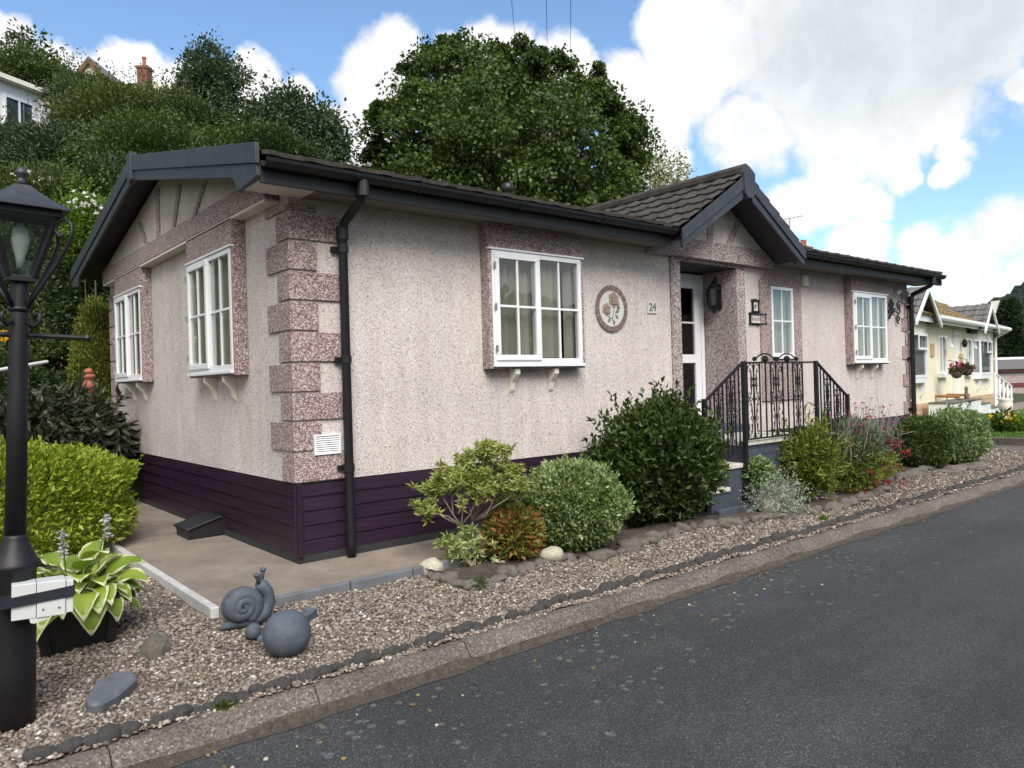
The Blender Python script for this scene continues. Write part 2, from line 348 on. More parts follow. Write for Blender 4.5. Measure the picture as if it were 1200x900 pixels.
class MB:
    def __init__(s): s.v = []; s.f = []
    def add(s, vs, fs):
        k = len(s.v); s.v += [tuple(map(float, v)) for v in vs]; s.f += [tuple(i+k for i in f) for f in fs]; return s
    def box(s, x0, x1, y0, y1, z0, z1):
        return s.add([(x0,y0,z0),(x1,y0,z0),(x1,y1,z0),(x0,y1,z0),(x0,y0,z1),(x1,y0,z1),(x1,y1,z1),(x0,y1,z1)],
                     [(0,3,2,1),(4,5,6,7),(0,1,5,4),(1,2,6,5),(2,3,7,6),(3,0,4,7)])
    def obox(s, c, ax, ay, az):       # box from centre and three half-axis vectors
        c, ax, ay, az = map(np.array, (c, ax, ay, az)); vs = []
        for k in (-1, 1):
            for i, j in ((-1,-1),(1,-1),(1,1),(-1,1)): vs.append(c+i*ax+j*ay+k*az)
        return s.add(vs, [(0,3,2,1),(4,5,6,7),(0,1,5,4),(1,2,6,5),(2,3,7,6),(3,0,4,7)])
    def bar(s, a, b, w, h, up=(0, 0, 1)):
        a, b = np.array(a, float), np.array(b, float); d = b-a; L = np.linalg.norm(d); d /= L
        u = np.array(up, float); r = np.cross(d, u); r /= np.linalg.norm(r); u = np.cross(r, d)
        return s.obox((a+b)/2, d*L/2, r*w/2, u*h/2)
    def prism(s, poly, fn, a, b):     # poly in 2D, fn(p, q, t) -> 3D, extruded from t=a to t=b
        n = len(poly); vs = [fn(p, q, a) for p, q in poly] + [fn(p, q, b) for p, q in poly]
        return s.add(vs, [tuple(range(n-1, -1, -1)), tuple(range(n, 2*n))] + [(i, (i+1) % n, n+(i+1) % n, n+i) for i in range(n)])
    def tube(s, path, rad, n=8, cap=True):
        P = [np.array(p, float) for p in path]; m = len(P)
        rs = [rad]*m if isinstance(rad, (int, float)) else list(rad)
        up = None; rings = []
        for i in range(m):
            d = P[min(i+1, m-1)] - P[max(i-1, 0)]; d = d/(np.linalg.norm(d)+1e-12)
            if up is None:
                up = np.array([0, 0, 1.]) if abs(d[2]) < .9 else np.array([1., 0, 0])
            u = up - d*np.dot(up, d); u /= np.linalg.norm(u); up = u; w = np.cross(d, u)
            rings.append([P[i] + rs[i]*(math.cos(t)*u + math.sin(t)*w) for t in [2*math.pi*k/n for k in range(n)]])
        vs = [q for r in rings for q in r]; fs = []
        for i in range(m-1):
            for k in range(n):
                a = i*n+k; b = i*n+(k+1) % n; fs.append((a, b, b+n, a+n))
        if cap: fs += [tuple(range(n-1, -1, -1)), tuple(range((m-1)*n, m*n))]
        return s.add(vs, fs)
    def lathe(s, prof, c=(0, 0, 0), n=20):
        m = len(prof); vs = []
        for r, z in prof:
            for k in range(n):
                t = 2*math.pi*k/n; vs.append((c[0]+r*math.cos(t), c[1]+r*math.sin(t), c[2]+z))
        fs = [(i*n+k, i*n+(k+1) % n, (i+1)*n+(k+1) % n, (i+1)*n+k) for i in range(m-1) for k in range(n)]
        fs += [tuple(range(n-1, -1, -1)), tuple(range((m-1)*n, m*n))]
        return s.add(vs, fs)
    def map(s, fn): s.v = [tuple(fn(*v)) for v in s.v]; return s
    def build(s, name, mat, parent=None, local=False, bevel=0, smooth=False, label=None, recalc=True, seg=2):
        off = Vector((0, 0, 0)) if local else root_loc(parent)
        me = bpy.data.meshes.new(name); me.from_pydata([(x-off.x, y-off.y, z-off.z) for x, y, z in s.v], [], s.f)
        if recalc:
            bm = bmesh.new(); bm.from_mesh(me); bmesh.ops.recalc_face_normals(bm, faces=bm.faces); bm.to_mesh(me); bm.free()
        for mm in (mat if isinstance(mat, list) else [mat]): me.materials.append(M(mm))
        if smooth: me.shade_smooth()
        o = bpy.data.objects.new(name, me); COL.objects.link(o)
        if parent: o.parent = parent
        if bevel:
            b = o.modifiers.new('bevel', 'BEVEL'); b.width = bevel; b.segments = seg; b.limit_method = 'ANGLE'
        if label: o['label'] = label
        return o

def link_mesh(name, me, parent=None, loc=None):
    o = bpy.data.objects.new(name, me); COL.objects.link(o)
    if parent: o.parent = parent
    if loc is not None: o.location = loc
    return o
def copy_tree(o, parent=None):
    c = o.copy(); COL.objects.link(c)
    if parent: c.parent = parent
    for ch in list(o.children): copy_tree(ch, c)
    return c

def mesh_np(name, V, T, mat, parent=None, smooth=False, mats=None, midx=None, absolute=True):
    off = np.array(root_loc(parent)) if absolute else np.zeros(3)
    V = np.asarray(V, np.float32) - off.astype(np.float32); T = np.asarray(T, np.int32); k = T.shape[1]
    me = bpy.data.meshes.new(name); me.vertices.add(len(V)); me.vertices.foreach_set('co', V.ravel())
    me.loops.add(T.size); me.loops.foreach_set('vertex_index', T.ravel())
    me.polygons.add(len(T)); me.polygons.foreach_set('loop_start', np.arange(0, T.size, k, dtype=np.int32))
    if midx is not None: me.polygons.foreach_set('material_index', np.asarray(midx, np.int32))
    me.update(calc_edges=True)
    for m in (mats or [mat]): me.materials.append(M(m))
    if smooth: me.shade_smooth()
    o = bpy.data.objects.new(name, me); COL.objects.link(o)
    if parent: o.parent = parent
    return o

# ------------------------------------------------------------------ leaves
def unit(a): return a/(np.linalg.norm(a, axis=-1, keepdims=True)+1e-9)
def rdir(n): return unit(rng.normal(size=(n, 3)))
def leaf_mesh(P, D, size, w=.5, fold=.16, droop=.12):
    n = len(P); D = unit(D); b = np.cross(D, rdir(n)); b = unit(b); nn = np.cross(D, b)
    s = (size*rng.uniform(.65, 1.3, n))[:, None]
    V = np.stack([P, P+D*s*.42+b*s*w/2+nn*s*fold, P+D*s-nn*s*droop, P+D*s*.42-b*s*w/2+nn*s*fold], 1).reshape(-1, 3)
    k = np.arange(n)[:, None]*4
    T = np.concatenate([k+np.array([[0, 1, 2]]), k+np.array([[0, 2, 3]])], 0)
    return V, T
def join_np(parts):
    Vs, Ts, k = [], [], 0
    for V, T in parts: Vs.append(V); Ts.append(T+k); k += len(V)
    return np.concatenate(Vs), np.concatenate(Ts)
def lump_fn(freq, seed):
    r = np.random.default_rng(seed); K = r.normal(size=(9, 3))*freq; ph = r.uniform(0, 6.28, 9)
    return lambda d: np.sin(d@K.T+ph).mean(-1)*1.6
def shrub_pts(n, c, rad, lump=.16, freq=3.0, deep=.35, p=2.0, zmin=None, seed=1, sag=0):
    d = rdir(n); f = lump_fn(freq, seed)
    rr = 1+lump*f(d)
    if p != 2: rr = rr/((np.abs(d)**p).sum(-1))**(1/p)
    r = rr*(1-np.abs(rng.normal(0, deep, n)).clip(0, .95))
    P = np.array(c)+d*r[:, None]*np.array(rad)
    if zmin is not None: P[:, 2] = np.where(P[:, 2] < zmin, zmin+rng.uniform(0, .3, n)*np.abs(P[:, 2]-zmin), P[:, 2])
    return P, d
def sprig_pts(starts, dirs, length, per, curl=.3):
    n = len(starts); t = np.linspace(.1, 1, per); P = starts[:, None]+dirs[:, None]*t[None, :, None]*np.broadcast_to(np.asarray(length).reshape(-1, 1, 1), (n, 1, 1))
    D = unit(dirs[:, None]*.8+rng.normal(0, .7, (n, per, 3)))
    return P.reshape(-1, 3), D.reshape(-1, 3)
def stems(base, tips, r0=.012, r1=.004, name='stem', mat='bark', parent=None, n=5, wob=.05):
    mb = MB(); base = np.array(base, float)
    for tp in tips:
        tp = np.array(tp); m = (base+tp)/2+rng.normal(0, wob, 3); m[2] = (base[2]*.45+tp[2]*.55)
        mb.tube([base+rng.normal(0, r0, 3)*np.array([1, 1, 0]), m, tp], [r0, (r0+r1)/2, r1], n)
    return mb.build(name, mat, parent)
def shrub(name, label, cat, base, c, rad, n, size, mat, group=None, w=.5, lump=.16, freq=3, deep=.3, p=2, up=.35, sprigs=0, slen=.18, seed=1, nstem=6, spray=.9, sr=.015, bark='bark', fold=.16):
    base = np.array(base, float); t = thing(name, label, cat, base, group)
    P, d = shrub_pts(n, c, rad, lump, freq, deep, p, base[2]+.01, seed)
    D = unit(d*.9+rng.normal(0, spray, (n, 3))*.6+np.array([0, 0, up]))
    parts = [leaf_mesh(P, D, size, w, fold)]
    if sprigs:
        Q, dq = shrub_pts(sprigs, c, rad, lump, freq, .05, p, base[2], seed); dd = unit(dq*.6+rng.normal(0, .3, (sprigs, 3))+np.array([0, 0, .75]))
        P2, D2 = sprig_pts(Q-dd*slen*.3, dd, slen*rng.uniform(.6, 1.5, sprigs), 9); parts.append(leaf_mesh(P2, D2, size, w, fold))
    V, T = join_np(parts); mesh_np('foliage', V, T, mat, t)
    if nstem:
        q, _ = shrub_pts(nstem, c, np.array(rad)*.75, 0, 1, .3, 2, base[2]+.05, seed); stems(base, q, sr, sr*.4, 'stem', bark, t)
    return t

def tree(name, label, cat, base, c, rad, nclump, per, clump_r, size, mat, group=None, lump=.2, freq=2.5, seed=3, trunk_r=.22, bark='bark', w=.6, deep=.3, flat=1.0, low=None, limbs=14, droop=-.1):
    base = np.array(base, float); c = np.array(c, float); t = thing(name, label, cat, base, group)
    C, d = shrub_pts(nclump, c, rad, lump, freq, deep, 2, low if low is not None else base[2]+.6, seed)
    rr = clump_r*rng.uniform(.6, 1.35, nclump)
    g = rng.normal(0, 1, (nclump, per, 3))*.48; g[..., 2] *= flat
    P = (C[:, None]+g*rr[:, None, None]).reshape(-1, 3)
    D = unit(unit(g).reshape(-1, 3)*.7+rng.normal(0, .5, (nclump*per, 3))+np.array([0, 0, droop])+np.repeat(d, per, 0)*.4)
    V, T = leaf_mesh(P, D, size, w); mesh_np('crown', V, T, mat, t)
    mb = MB(); top = c+np.array([0, 0, rad[2]*.45])
    k = np.linspace(0, 1, 6)[:, None]; path = base+(top-base)*k+np.concatenate([np.zeros((1, 3)), rng.normal(0, trunk_r*.35, (5, 3))])
    mb.tube(list(path), list(trunk_r*(1-.85*np.linspace(0, 1, 6))), 8); mb.build('trunk', bark, t, smooth=True)
    lb = MB()
    for i in rng.choice(nclump, min(limbs, nclump), replace=False):
        s = path[0]+(path[-1]-path[0])*rng.uniform(.25, .8); e = C[i]; m = (s+e)/2+np.array([0, 0, .15*np.linalg.norm(e-s)])+rng.normal(0, .1, 3)
        lb.tube([s, m, e], [trunk_r*.33, trunk_r*.2, trunk_r*.05], 5)
    lb.build('limbs', bark, t)
    return t

# ------------------------------------------------------------------ setting: ground, road, kerb, gravel, path, bed
def sstep(x, a, b):
    t = np.clip((x-a)/(b-a), 0, 1); return t*t*(3-2*t)
def ground_z(x, y):
    crest = 12.5-9.5*sstep(x, 6, 26)-2.2*sstep(x, 26, 60)
    t = np.clip((y-7.0)/21, 0, 1)
    bank = 1.6*sstep(y, 6.9, 8.4)*(1-sstep(x, 10, 22)*.8) + (crest-1.6)*t*(1-.15*t)
    far = 11*sstep(y, 40, 62)*(1-sstep(x, 20, 60))
    flat = -.32 + .30*sstep(x, 13.4, 14.2)*sstep(y, -1.6, -.6)
    return flat + np.where(y > 6.9, bank, 0)*sstep(y, 6.9, 7.4) + far
def grid_sheet(name, xs, ys, zf, mat, kind='structure', smooth=True):
    X, Y = np.meshgrid(xs, ys); Z = zf(X, Y); V = np.stack([X, Y, Z], -1).reshape(-1, 3); nx, ny = len(xs), len(ys)
    i, j = np.meshgrid(np.arange(nx-1), np.arange(ny-1)); a = (j*nx+i).ravel()
    T = np.stack([a, a+1, a+nx+1, a+nx], -1); o = mesh_np(name, V, T, mat, smooth=smooth); o['kind'] = kind; return o
xs = np.r_[-900, -300, -120, np.arange(-60, 90, 1.5), 110, 160, 260, 500, 1200]
ys = np.r_[-900, -300, -100, -60, np.arange(-30, 75, 1.5), 90, 140, 300, 900]
grid_sheet('ground', xs, ys, ground_z, 'meadow')

KY0, KY1 = -1.825, -1.955           # back and front of the kerb top
def gravel_z(x, y):
    return -.045-.10*sstep(-y, .75, 1.80)+.004*sstep(-y, 1.82, 1.83)+.006*np.sin(x*7+y*3)+.005*np.sin(x*13-y*11)
grid_sheet('gravel_bed', np.linspace(-7, 12.6, 150), np.r_[np.linspace(-1.872, .4, 30), np.linspace(.7, 6.9, 18)], gravel_z, 'gravel bed')

rd = MB(); rd.add([(-60, -2.03, -.25), (120, -2.03, -.25), (120, -8.2, -.22), (-60, -8.2, -.22)], [(0, 1, 2, 3)])
tag(rd.build('road', 'asphalt'), kind='structure')
def kerb_run(name, x0, x1, step, y0, y1, zt, zb):
    kb = MB(); x = x0
    while x < x1:
        jz, jy = rnd.uniform(-.004, .004), rnd.uniform(-.004, .004); a, b = x+.002, x+step-.002
        prof = [(y0, zt+jz), (y1+.016+jy, zt+jz), (y1+jy, zt-.014+jz), (y1-.085+jy, zb), (y0, zb)]
        kb.prism(prof, lambda p, q, t: (t, p, q), a, b); x += step
    kb.box(x0, x1, y0-.004, y1+.06, zb-.2, zt-.03)
    return tag(kb.build(name, 'kerb concrete', bevel=.006), kind='structure')
kerb_run('kerb', -9.02, 40, .915, KY0, KY1, -.148, -.262)
def kerb_run2(x0, x1, y):   # kerb of the opposite side, behind the camera
    kb = MB(); kb.box(x0, x1, y-.13, y, -.3, -.10); return tag(kb.build('kerb', 'kerb concrete', bevel=.01), kind='structure')
kerb_run2(-30, 60, -8.2)
# path round the home
pm = MB(); pm.box(-.845, 0.0, 1.93, 7.4, -.2, 0.0); pm.box(-.845, 0.0, -.755, 1.918, -.2, -.002); pm.box(0.004, 4.5, -.755, -.004, -.2, -.003)
tag(pm.build('path', 'path concrete', bevel=.004), kind='structure')
em = MB(); y = -.76
while y < 6.5:
    em.box(-.90, -.847, y+.003, y+.91, -.2, .016); y += .915
ee = em.build('path_edging', 'white edging', bevel=.008); tag(ee, kind='structure')
em = MB(); x = -.55
for L_ in (.56, .50, .48, .5):
    em.box(x+.004, x+L_-.004, -.812, -.758, -.2, .012+rnd.uniform(-.004, .004)); x += L_
tag(em.build('path_edging', 'grey edging', bevel=.008), kind='structure')
# planting bed soil
BX = np.array([.60, .66, .8, 1.0, 1.3, 1.55, 1.95, 2.4, 3.2, 4.3, 5.3, 5.9, 6.4, 7.2, 8.2, 9.4, 10.1])
BYY = np.array([-.95, -1.2, -1.26, -1.17, -1.12, -1.12, -1.24, -1.20, -1.12, -1.28, -1.46, -1.42, -1.36, -1.22, -1.06, -1.0, -.8])
def bed_front(x): return np.interp(x, BX, BYY)
nx = 110; bx = np.linspace(.60, 10.1, nx); V = []
for x in bx:
    f = bed_front(x); b = -.80 if x < 4.4 else -.02
    for k in range(6):
        y = f+(b-f)*k/5; V.append((x, y, float(gravel_z(x, f))+.028+.03*math.sin(math.pi*k/5)+.012*math.sin(x*9+k*2)))
a = np.array([i*6+j for i in range(nx-1) for j in range(5)])
tag(mesh_np('bed_soil', V, np.stack([a, a+6, a+7, a+1], -1), 'soil', smooth=True), kind='structure')

# grime washed into the joint of kerb and road
gx = np.arange(-4, 13, .04); gn = np.interp(gx, gx[::5], rng.uniform(.012, .06, len(gx[::5]))); V = []
for a_, b_ in zip(gx, gn): V += [(a_, -2.025, -.2455), (a_, -2.045-b_, -.2462)]
V2 = []  # grime band up the kerb face, its dark also standing in for shade
for a_, b_ in zip(gx, gn): h_ = .016+b_*.55; V2 += [(a_, KY1-.0895, -.250), (a_, KY1-.0895+.077*h_/.1, -.250+h_)]
a = np.arange(len(gx)-1)*2; tag(mesh_np('kerb_grime', V2, np.stack([a, a+1, a+3, a+2], -1), 'grime'), kind='structure'); tag(mesh_np('kerb_grime', V, np.stack([a, a+1, a+3, a+2], -1), 'grime'), kind='structure')
# a little grit strewn on the kerb top is part of the loose pebbles
def blob_mesh(seed, sub=1, flat=.7, rough=.18, sx=1.0):
    bm = bmesh.new(); bmesh.ops.create_icosphere(bm, subdivisions=sub, radius=1); f = lump_fn(1.6, seed); r = np.random.default_rng(seed)
    ax = r.uniform(.75, 1.2, 3)*np.array([sx, 1, flat])
    V = np.array([v.co for v in bm.verts]); k = 1+rough*f(V)
    if sub > 1: k = k+rough*.5*lump_fn(4.2, seed+1)(V)+rough*.28*lump_fn(9, seed+2)(V)
    V = V*k[:, None]*ax
    for v, q in zip(bm.verts, V): v.co = q
    return bm, V, np.array([[v.index for v in f_.verts] for f_ in bm.faces])
peb = [blob_mesh(s, 1, .55, .25)[1:] for s in range(6)]
pxy = []
def scatter(x0, x1, y0, y1, n, s0, s1, skip):
    x = rng.uniform(x0, x1, n); y = rng.uniform(y0, y1, n); s = rng.uniform(s0, s1, n)*rng.choice([1, 1, 1, 1.25], n); k = ~skip(x, y); pxy.append((x[k], y[k], s[k]))
inpath = lambda x, y: ((x > -.915) & (y > -.83) & (x < .62)) | ((x > .55) & (x < 10.15) & (y > bed_front(np.clip(x, .6, 10.1))-.02))
scatter(-2.4, 2.2, -1.90, -.70, 22500, .0075, .0135, inpath)
scatter(-2.3, -.9, -.75, 1.1, 5200, .009, .0145, inpath)
scatter(2.2, 5.5, -1.895, -1.1, 6500, .0095, .0150, inpath)
scatter(5.5, 12.3, -1.89, -.2, 7500, .012, .019, inpath)
x, y, s = (np.concatenate([p[i] for p in pxy]) for i in range(3)); n = len(x); which = rng.integers(0, 6, n); parts = []
for k in range(6):
    i = which == k; m = i.sum(); V0, T0 = peb[k]; th = rng.uniform(0, 6.28, m); tl = rng.normal(0, .35, m)
    c, s_ = np.cos(th), np.sin(th); vx, vy, vz = V0.T
    X = (c[:, None]*vx-s_[:, None]*vy); Y = (s_[:, None]*vx+c[:, None]*vy); Z = vz[None]+tl[:, None]*X*.6
    zz = gravel_z(x[i], y[i])+rng.uniform(-.002, .007, m)
    Vk = np.stack([x[i][:, None]+X*s[i][:, None], y[i][:, None]+Y*s[i][:, None], zz[:, None]+Z*s[i][:, None]], -1).reshape(-1, 3)
    parts.append((Vk, (T0[None]+(np.arange(m)*len(V0))[:, None, None]).reshape(-1, 3)))
V, T = join_np(parts); tag(mesh_np('gravel', V, T, 'pebbles', smooth=True), kind='stuff', label='loose brown, pink and cream pea gravel', cat='gravel')

# ------------------------------------------------------------------ the mobile home
LX, WY, ZB, ZS, ZE = 10.92, 5.9, .608, 2.72, 2.93
home = thing('mobile_home', 'pinkish pebbledash park home with dark purple plinth, dark slate eaves and a gabled porch', 'mobile home', (0, 0, 0))
fac = lambda s, o, z: (s, -o, z)          # facade: along x, out of the wall towards -y
gab = lambda s, o, z: (-o, s, z)          # gable end: along y, out of the wall towards -x

def wall_sheet(mb, s0, s1, z0, z1, holes, fn, th=.09):
    ss = sorted({s0, s1, *[h[0] for h in holes], *[h[1] for h in holes]}); zs = sorted({z0, z1, *[h[2] for h in holes], *[h[3] for h in holes]})
    for a, b in zip(ss, ss[1:]):
        for c, d in zip(zs, zs[1:]):
            if any(h[0] <= a and b <= h[1] and h[2] <= c and d <= h[3] for h in holes): continue
            mb.add([fn(a, 0, c), fn(b, 0, c), fn(b, 0, d), fn(a, 0, d)], [(0, 1, 2, 3)])
    for a, b, c, d in holes:
        q = [(a, c), (b, c), (b, d), (a, d)]
        for (p0, r0), (p1, r1) in zip(q, q[1:]+q[:1]):
            mb.add([fn(p0, 0, r0), fn(p1, 0, r1), fn(p1, -th, r1), fn(p0, -th, r0)], [(0, 1, 2, 3)])
PX0, PX1 = 4.735, 5.87                 # porch recess
wl = MB()
WINF = [(1.90, 2.965, 1.54, 2.51), (8.82, 9.83, 1.54, 2.51)]
WING = [(.96, 2.06, 1.54, 2.51), (3.91, 5.01, 1.54, 2.51)]
wall_sheet(wl, 0, PX0, ZB, ZE, [WINF[0]], fac)
wall_sheet(wl, PX1, LX, ZB, ZE, [WINF[1], (6.69, 7.18, 1.61, 2.49)], fac)
wl.add([fac(PX0, 0, 2.70), fac(PX1, 0, 2.70), fac(PX1, 0, ZE), fac(PX0, 0, ZE)], [(0, 1, 2, 3)])
wall_sheet(wl, 0, WY, ZB, ZE, WING, gab)
RZ = 3.62                              # inner apex of the gables
wl.add([gab(0, 0, ZE), gab(WY, 0, ZE), gab(WY/2, 0, RZ)], [(0, 1, 2)])
wl.add([(LX, 0, ZB), (LX, WY, ZB), (LX, WY, ZE), (LX, WY/2, RZ), (LX, 0, ZE)], [(0, 1, 2, 3, 4)])
wl.add([(0, WY, ZB), (LX, WY, ZB), (LX, WY, ZE), (0, WY, ZE)], [(0, 1, 2, 3)])
wl.build('wall', 'pale pebbledash', home, recalc=False)
for q in (PX0, PX1):                   # the porch recess side walls
    rec = MB(); rec.add([(q, 0, ZB), (q, .62, ZB), (q, .62, 2.70), (q, 0, 2.70)], [(0, 1, 2, 3)]); rec.build('porch_side', 'mixed pebbledash', home, recalc=False)
MB().box(PX0+.002, PX1-.002, .002, .60, 2.685, 2.698).build('porch_ceiling', 'dark soffit', home)
MB().box(PX0, PX1, .0, .6, ZB-.02, ZB+.035).build('porch_floor', 'plinth paint', home)
fl = MB(); fl.box(.02, LX-.02, .7, WY-.02, ZB, ZB+.02); fl.box(.02, PX0-.02, .12, .7, ZB, ZB+.02); fl.box(PX1+.02, LX-.02, .12, .7, ZB, ZB+.02)
fl.box(3.6, 3.66, .12, WY-.02, ZB+.02, 2.7); fl.box(8.2, 8.26, .12, WY-.02, ZB+.02, 2.7); fl.box(.12, LX, 2.9, 2.96, ZB+.02, 2.7); fl.box(.02, LX-.02, .02, WY-.02, 2.75, 2.76)
fl.build('interior', 'interior', home)

# plinth of overlapping dark planks
pl = MB(); nb = 5; ph = (ZB-.055)/nb
for i in range(nb):
    z0 = .055+i*ph; o = -.012
    for (fn, L) in ((fac, LX), (gab, WY)):
        pl.prism([(o-.014, z0+ph+.006), (o+.004, z0+ph+.006), (o+.016, z0+.004), (o-.014, z0+.004)], lambda p, q, t, fn=fn: fn(t, p, q), -.016+0, L)
pl.box(LX-.03, LX-.01, 0, WY, .05, ZB); pl.box(0, LX, WY-.03, WY-.01, .05, ZB)
pl.build('plinth', 'aubergine planks', home, bevel=.003)
MB().box(-.006, .03, -.03, .02, .05, ZB-.004).build('corner_trim', 'aubergine planks', home, bevel=.002)
pb = MB(); pb.box(.0, LX-.02, -.001, .02, -.05, .062); pb.box(-.001, .018, .021, WY, -.05, .062); pb.build('plinth_base', 'dark cloth', home)

# quoins
ql = [.608, .848, 1.082, 1.303, 1.531, 1.772, 2.006, 2.236, 2.467, 2.686]
for i in range(9):
    z0, z1 = ql[i]+.008, ql[i+1]-.008; a, b = (.42, .21) if i % 2 == 0 else (.21, .42)
    q = MB(); P = [(-.02, -.02), (a, -.02), (a, .0), (.0, .0), (.0, b), (-.02, b)]
    q.prism(P, lambda p, r, t: (p, r, t), z0, z1); q.build('quoin', 'red pebbledash', home, bevel=.003)
q = MB(); q.prism([(-.02, -.02), (.21, -.02), (.21, 0), (0, 0), (0, .42), (-.02, .42)], lambda p, r, t: (p, r, t), 2.694, 2.74); q.build('quoin', 'red pebbledash', home)
for i in range(9):
    a = .26 if i % 2 == 0 else .14
    MB().box(LX-a, LX+.012, -.02, .0, ql[i]+.008, ql[i+1]-.008).build('quoin', 'red pebbledash', home, bevel=.003)
    a = .26 if i % 2 else .14
    MB().box(-.02, 0, WY-a, WY+.012, ql[i]+.008, ql[i+1]-.008).build('quoin', 'red pebbledash', home, bevel=.003)

# windows
def ring(mb, fn, s0, s1, z0, z1, w, o0, o1, wb=None):
    wb = wb or w
    for a, b, c, d in ((s0, s1, z0, z0+wb), (s0, s1, z1-w, z1), (s0, s0+w, z0+wb, z1-w), (s1-w, s1, z0+wb, z1-w)):
        mb.prism([(a, c), (b, c), (b, d), (a, d)], lambda p, q, t: fn(p, t, q), o0, o1)
def sbox(mb, fn, s0, s1, z0, z1, o0, o1):
    mb.prism([(s0, z0), (s1, z0), (s1, z1), (s0, z1)], lambda p, q, t: fn(p, t, q), o0, o1); return mb
def window(parent, fn, s0, s1, z0, z1, out, sash_low=True, split=True, glassm='window glass', blind='slats', name='window', dense=.86):
    fr = MB(); ring(fr, fn, s0, s1, z0, z1, .045, out-.055, out+.005, .05)
    mid = (s0+s1)/2
    if split: sbox(fr, fn, mid-.022, mid+.022, z0+.05, z1-.045, out-.055, out+.004)
    sbox(fr, fn, s0-.012, s1+.012, z0-.028, z0-.001, out-.05, out+.028)
    w = fr.build(name, 'white pvc', parent, bevel=.004)
    cells = [(s0+.045, mid-.022), (mid+.022, s1-.045)] if split else [(s0+.045, s1-.045)]
    if not sash_low: cells = cells[::-1]
    for k, (a, b) in enumerate(cells):
        if k == 0 and split:
            sh = MB(); ring(sh, fn, a-.022, b+.022, z0+.03, z1-.024, .052, out-.05, out+.022); so_ = sh.build('sash', 'white pvc', w, bevel=.006)
            a, b, c, d = a+.03, b-.03, z0+.082, z1-.076; oo = out+.006
            for zz in (z0+.14, (z0+z1)/2, z1-.14):
                e = a-.055 if sash_low else b+.055
                sbox(MB(), fn, e-.012, e+.012, zz-.03, zz+.03, out+.022, out+.03).build('hinge', 'steel', w)
        else: c, d, oo = z0+.05, z1-.045, out-.012
        gb = MB(); sbox(gb, fn, (a+b)/2-.010, (a+b)/2+.010, c, d, oo-.012, oo+.006); zz = c+(d-c)*.51
        sbox(gb, fn, a, (a+b)/2-.010, zz-.010, zz+.010, oo-.011, oo+.005); sbox(gb, fn, (a+b)/2+.010, b, zz-.010, zz+.010, oo-.011, oo+.005)
        gb.build('glazing_bar', 'white pvc', w)
        sbox(MB(), fn, a-.004, b+.004, c-.004, d+.004, oo-.010, oo-.004).build('pane', glassm, w)
    bl = MB()
    if blind == 'slats':
        s = s0+.06
        while s < s1-.06:
            ang = rnd.uniform(.45, 1.15); hw = .040
            if rnd.random() < dense:
                p = [(s+hw*math.cos(ang)*e, out-.115+hw*math.sin(ang)*e) for e in (-1, 1)]
                bl.add([fn(p[0][0], p[0][1], z0+.06), fn(p[1][0], p[1][1], z0+.06), fn(p[1][0], p[1][1], z1-.06), fn(p[0][0], p[0][1], z1-.06)], [(0, 1, 2, 3)])
            s += .082
        bl.build('blind', 'blind cloth', w)
    elif blind == 'net':
        n = 40; vs = [];
        for i in range(n+1):
            s = s0+.05+(s1-s0-.1)*i/n; o = out-.10+.018*math.sin(i*1.9)+.008*math.sin(i*.7)
            vs += [fn(s, o, z0+.05), fn(s, o, z1-.05)]
        bl.add(vs, [(2*i, 2*i+2, 2*i+3, 2*i+1) for i in range(n)]); bl.build('curtain', 'net curtain', w, smooth=True)
    return w
def corbel(fn, s, z, out, parent):
    cb = MB(); pr = [(0, z), (out*.95, z), (out*.93, z-.05), (out*.62, z-.095), (out*.36, z-.13), (out*.20, z-.20), (0, z-.235)]
    cb.prism(pr, lambda p, q, t: fn(t, p, q), s-.028, s+.028); return cb.build('bracket', 'cream render', parent, bevel=.004)
def bay(fn, s0, s1, out=.12, m='red pebbledash', top=2.79, bot=1.463, wz=(1.504, 2.547)):
    b = MB(); t = .035
    sbox(b, fn, s0, s1, wz[1]+.003, top, 0.001, out); sbox(b, fn, s0, s1, bot, wz[0]-.003, .001, out)
    sbox(b, fn, s0, s0+t, wz[0]-.003, wz[1]+.003, .001, out); sbox(b, fn, s1-t, s1, wz[0]-.003, wz[1]+.003, .001, out)
    o = b.build('bay', m, home, bevel=.003)
    w_ = s1-s0
    corbel(fn, s0+w_*.27, bot-.002, out, o); corbel(fn, s0+w_*.68, bot-.002, out, o)
    hd = MB(); sbox(hd, fn, s0-.002, s1+.002, wz[1]+.001, wz[1]+.018, out-.02, out+.018); hd.build('head_trim', 'white pvc', o)
    return o
bay(fac, 1.82, 3.03); window(home, fac, 1.857, 2.995, 1.506, 2.545, .122)
bay(fac, 8.70, 9.885); window(home, fac, 8.738, 9.85, 1.506, 2.545, .122, blind='net')
bay(gab, .895, 2.125); window(home, gab, .932, 2.09, 1.506, 2.545, .122, sash_low=False, dense=.45)
bay(gab, 3.845, 5.08); window(home, gab, 3.882, 5.045, 1.506, 2.545, .122, sash_low=False, dense=.45)
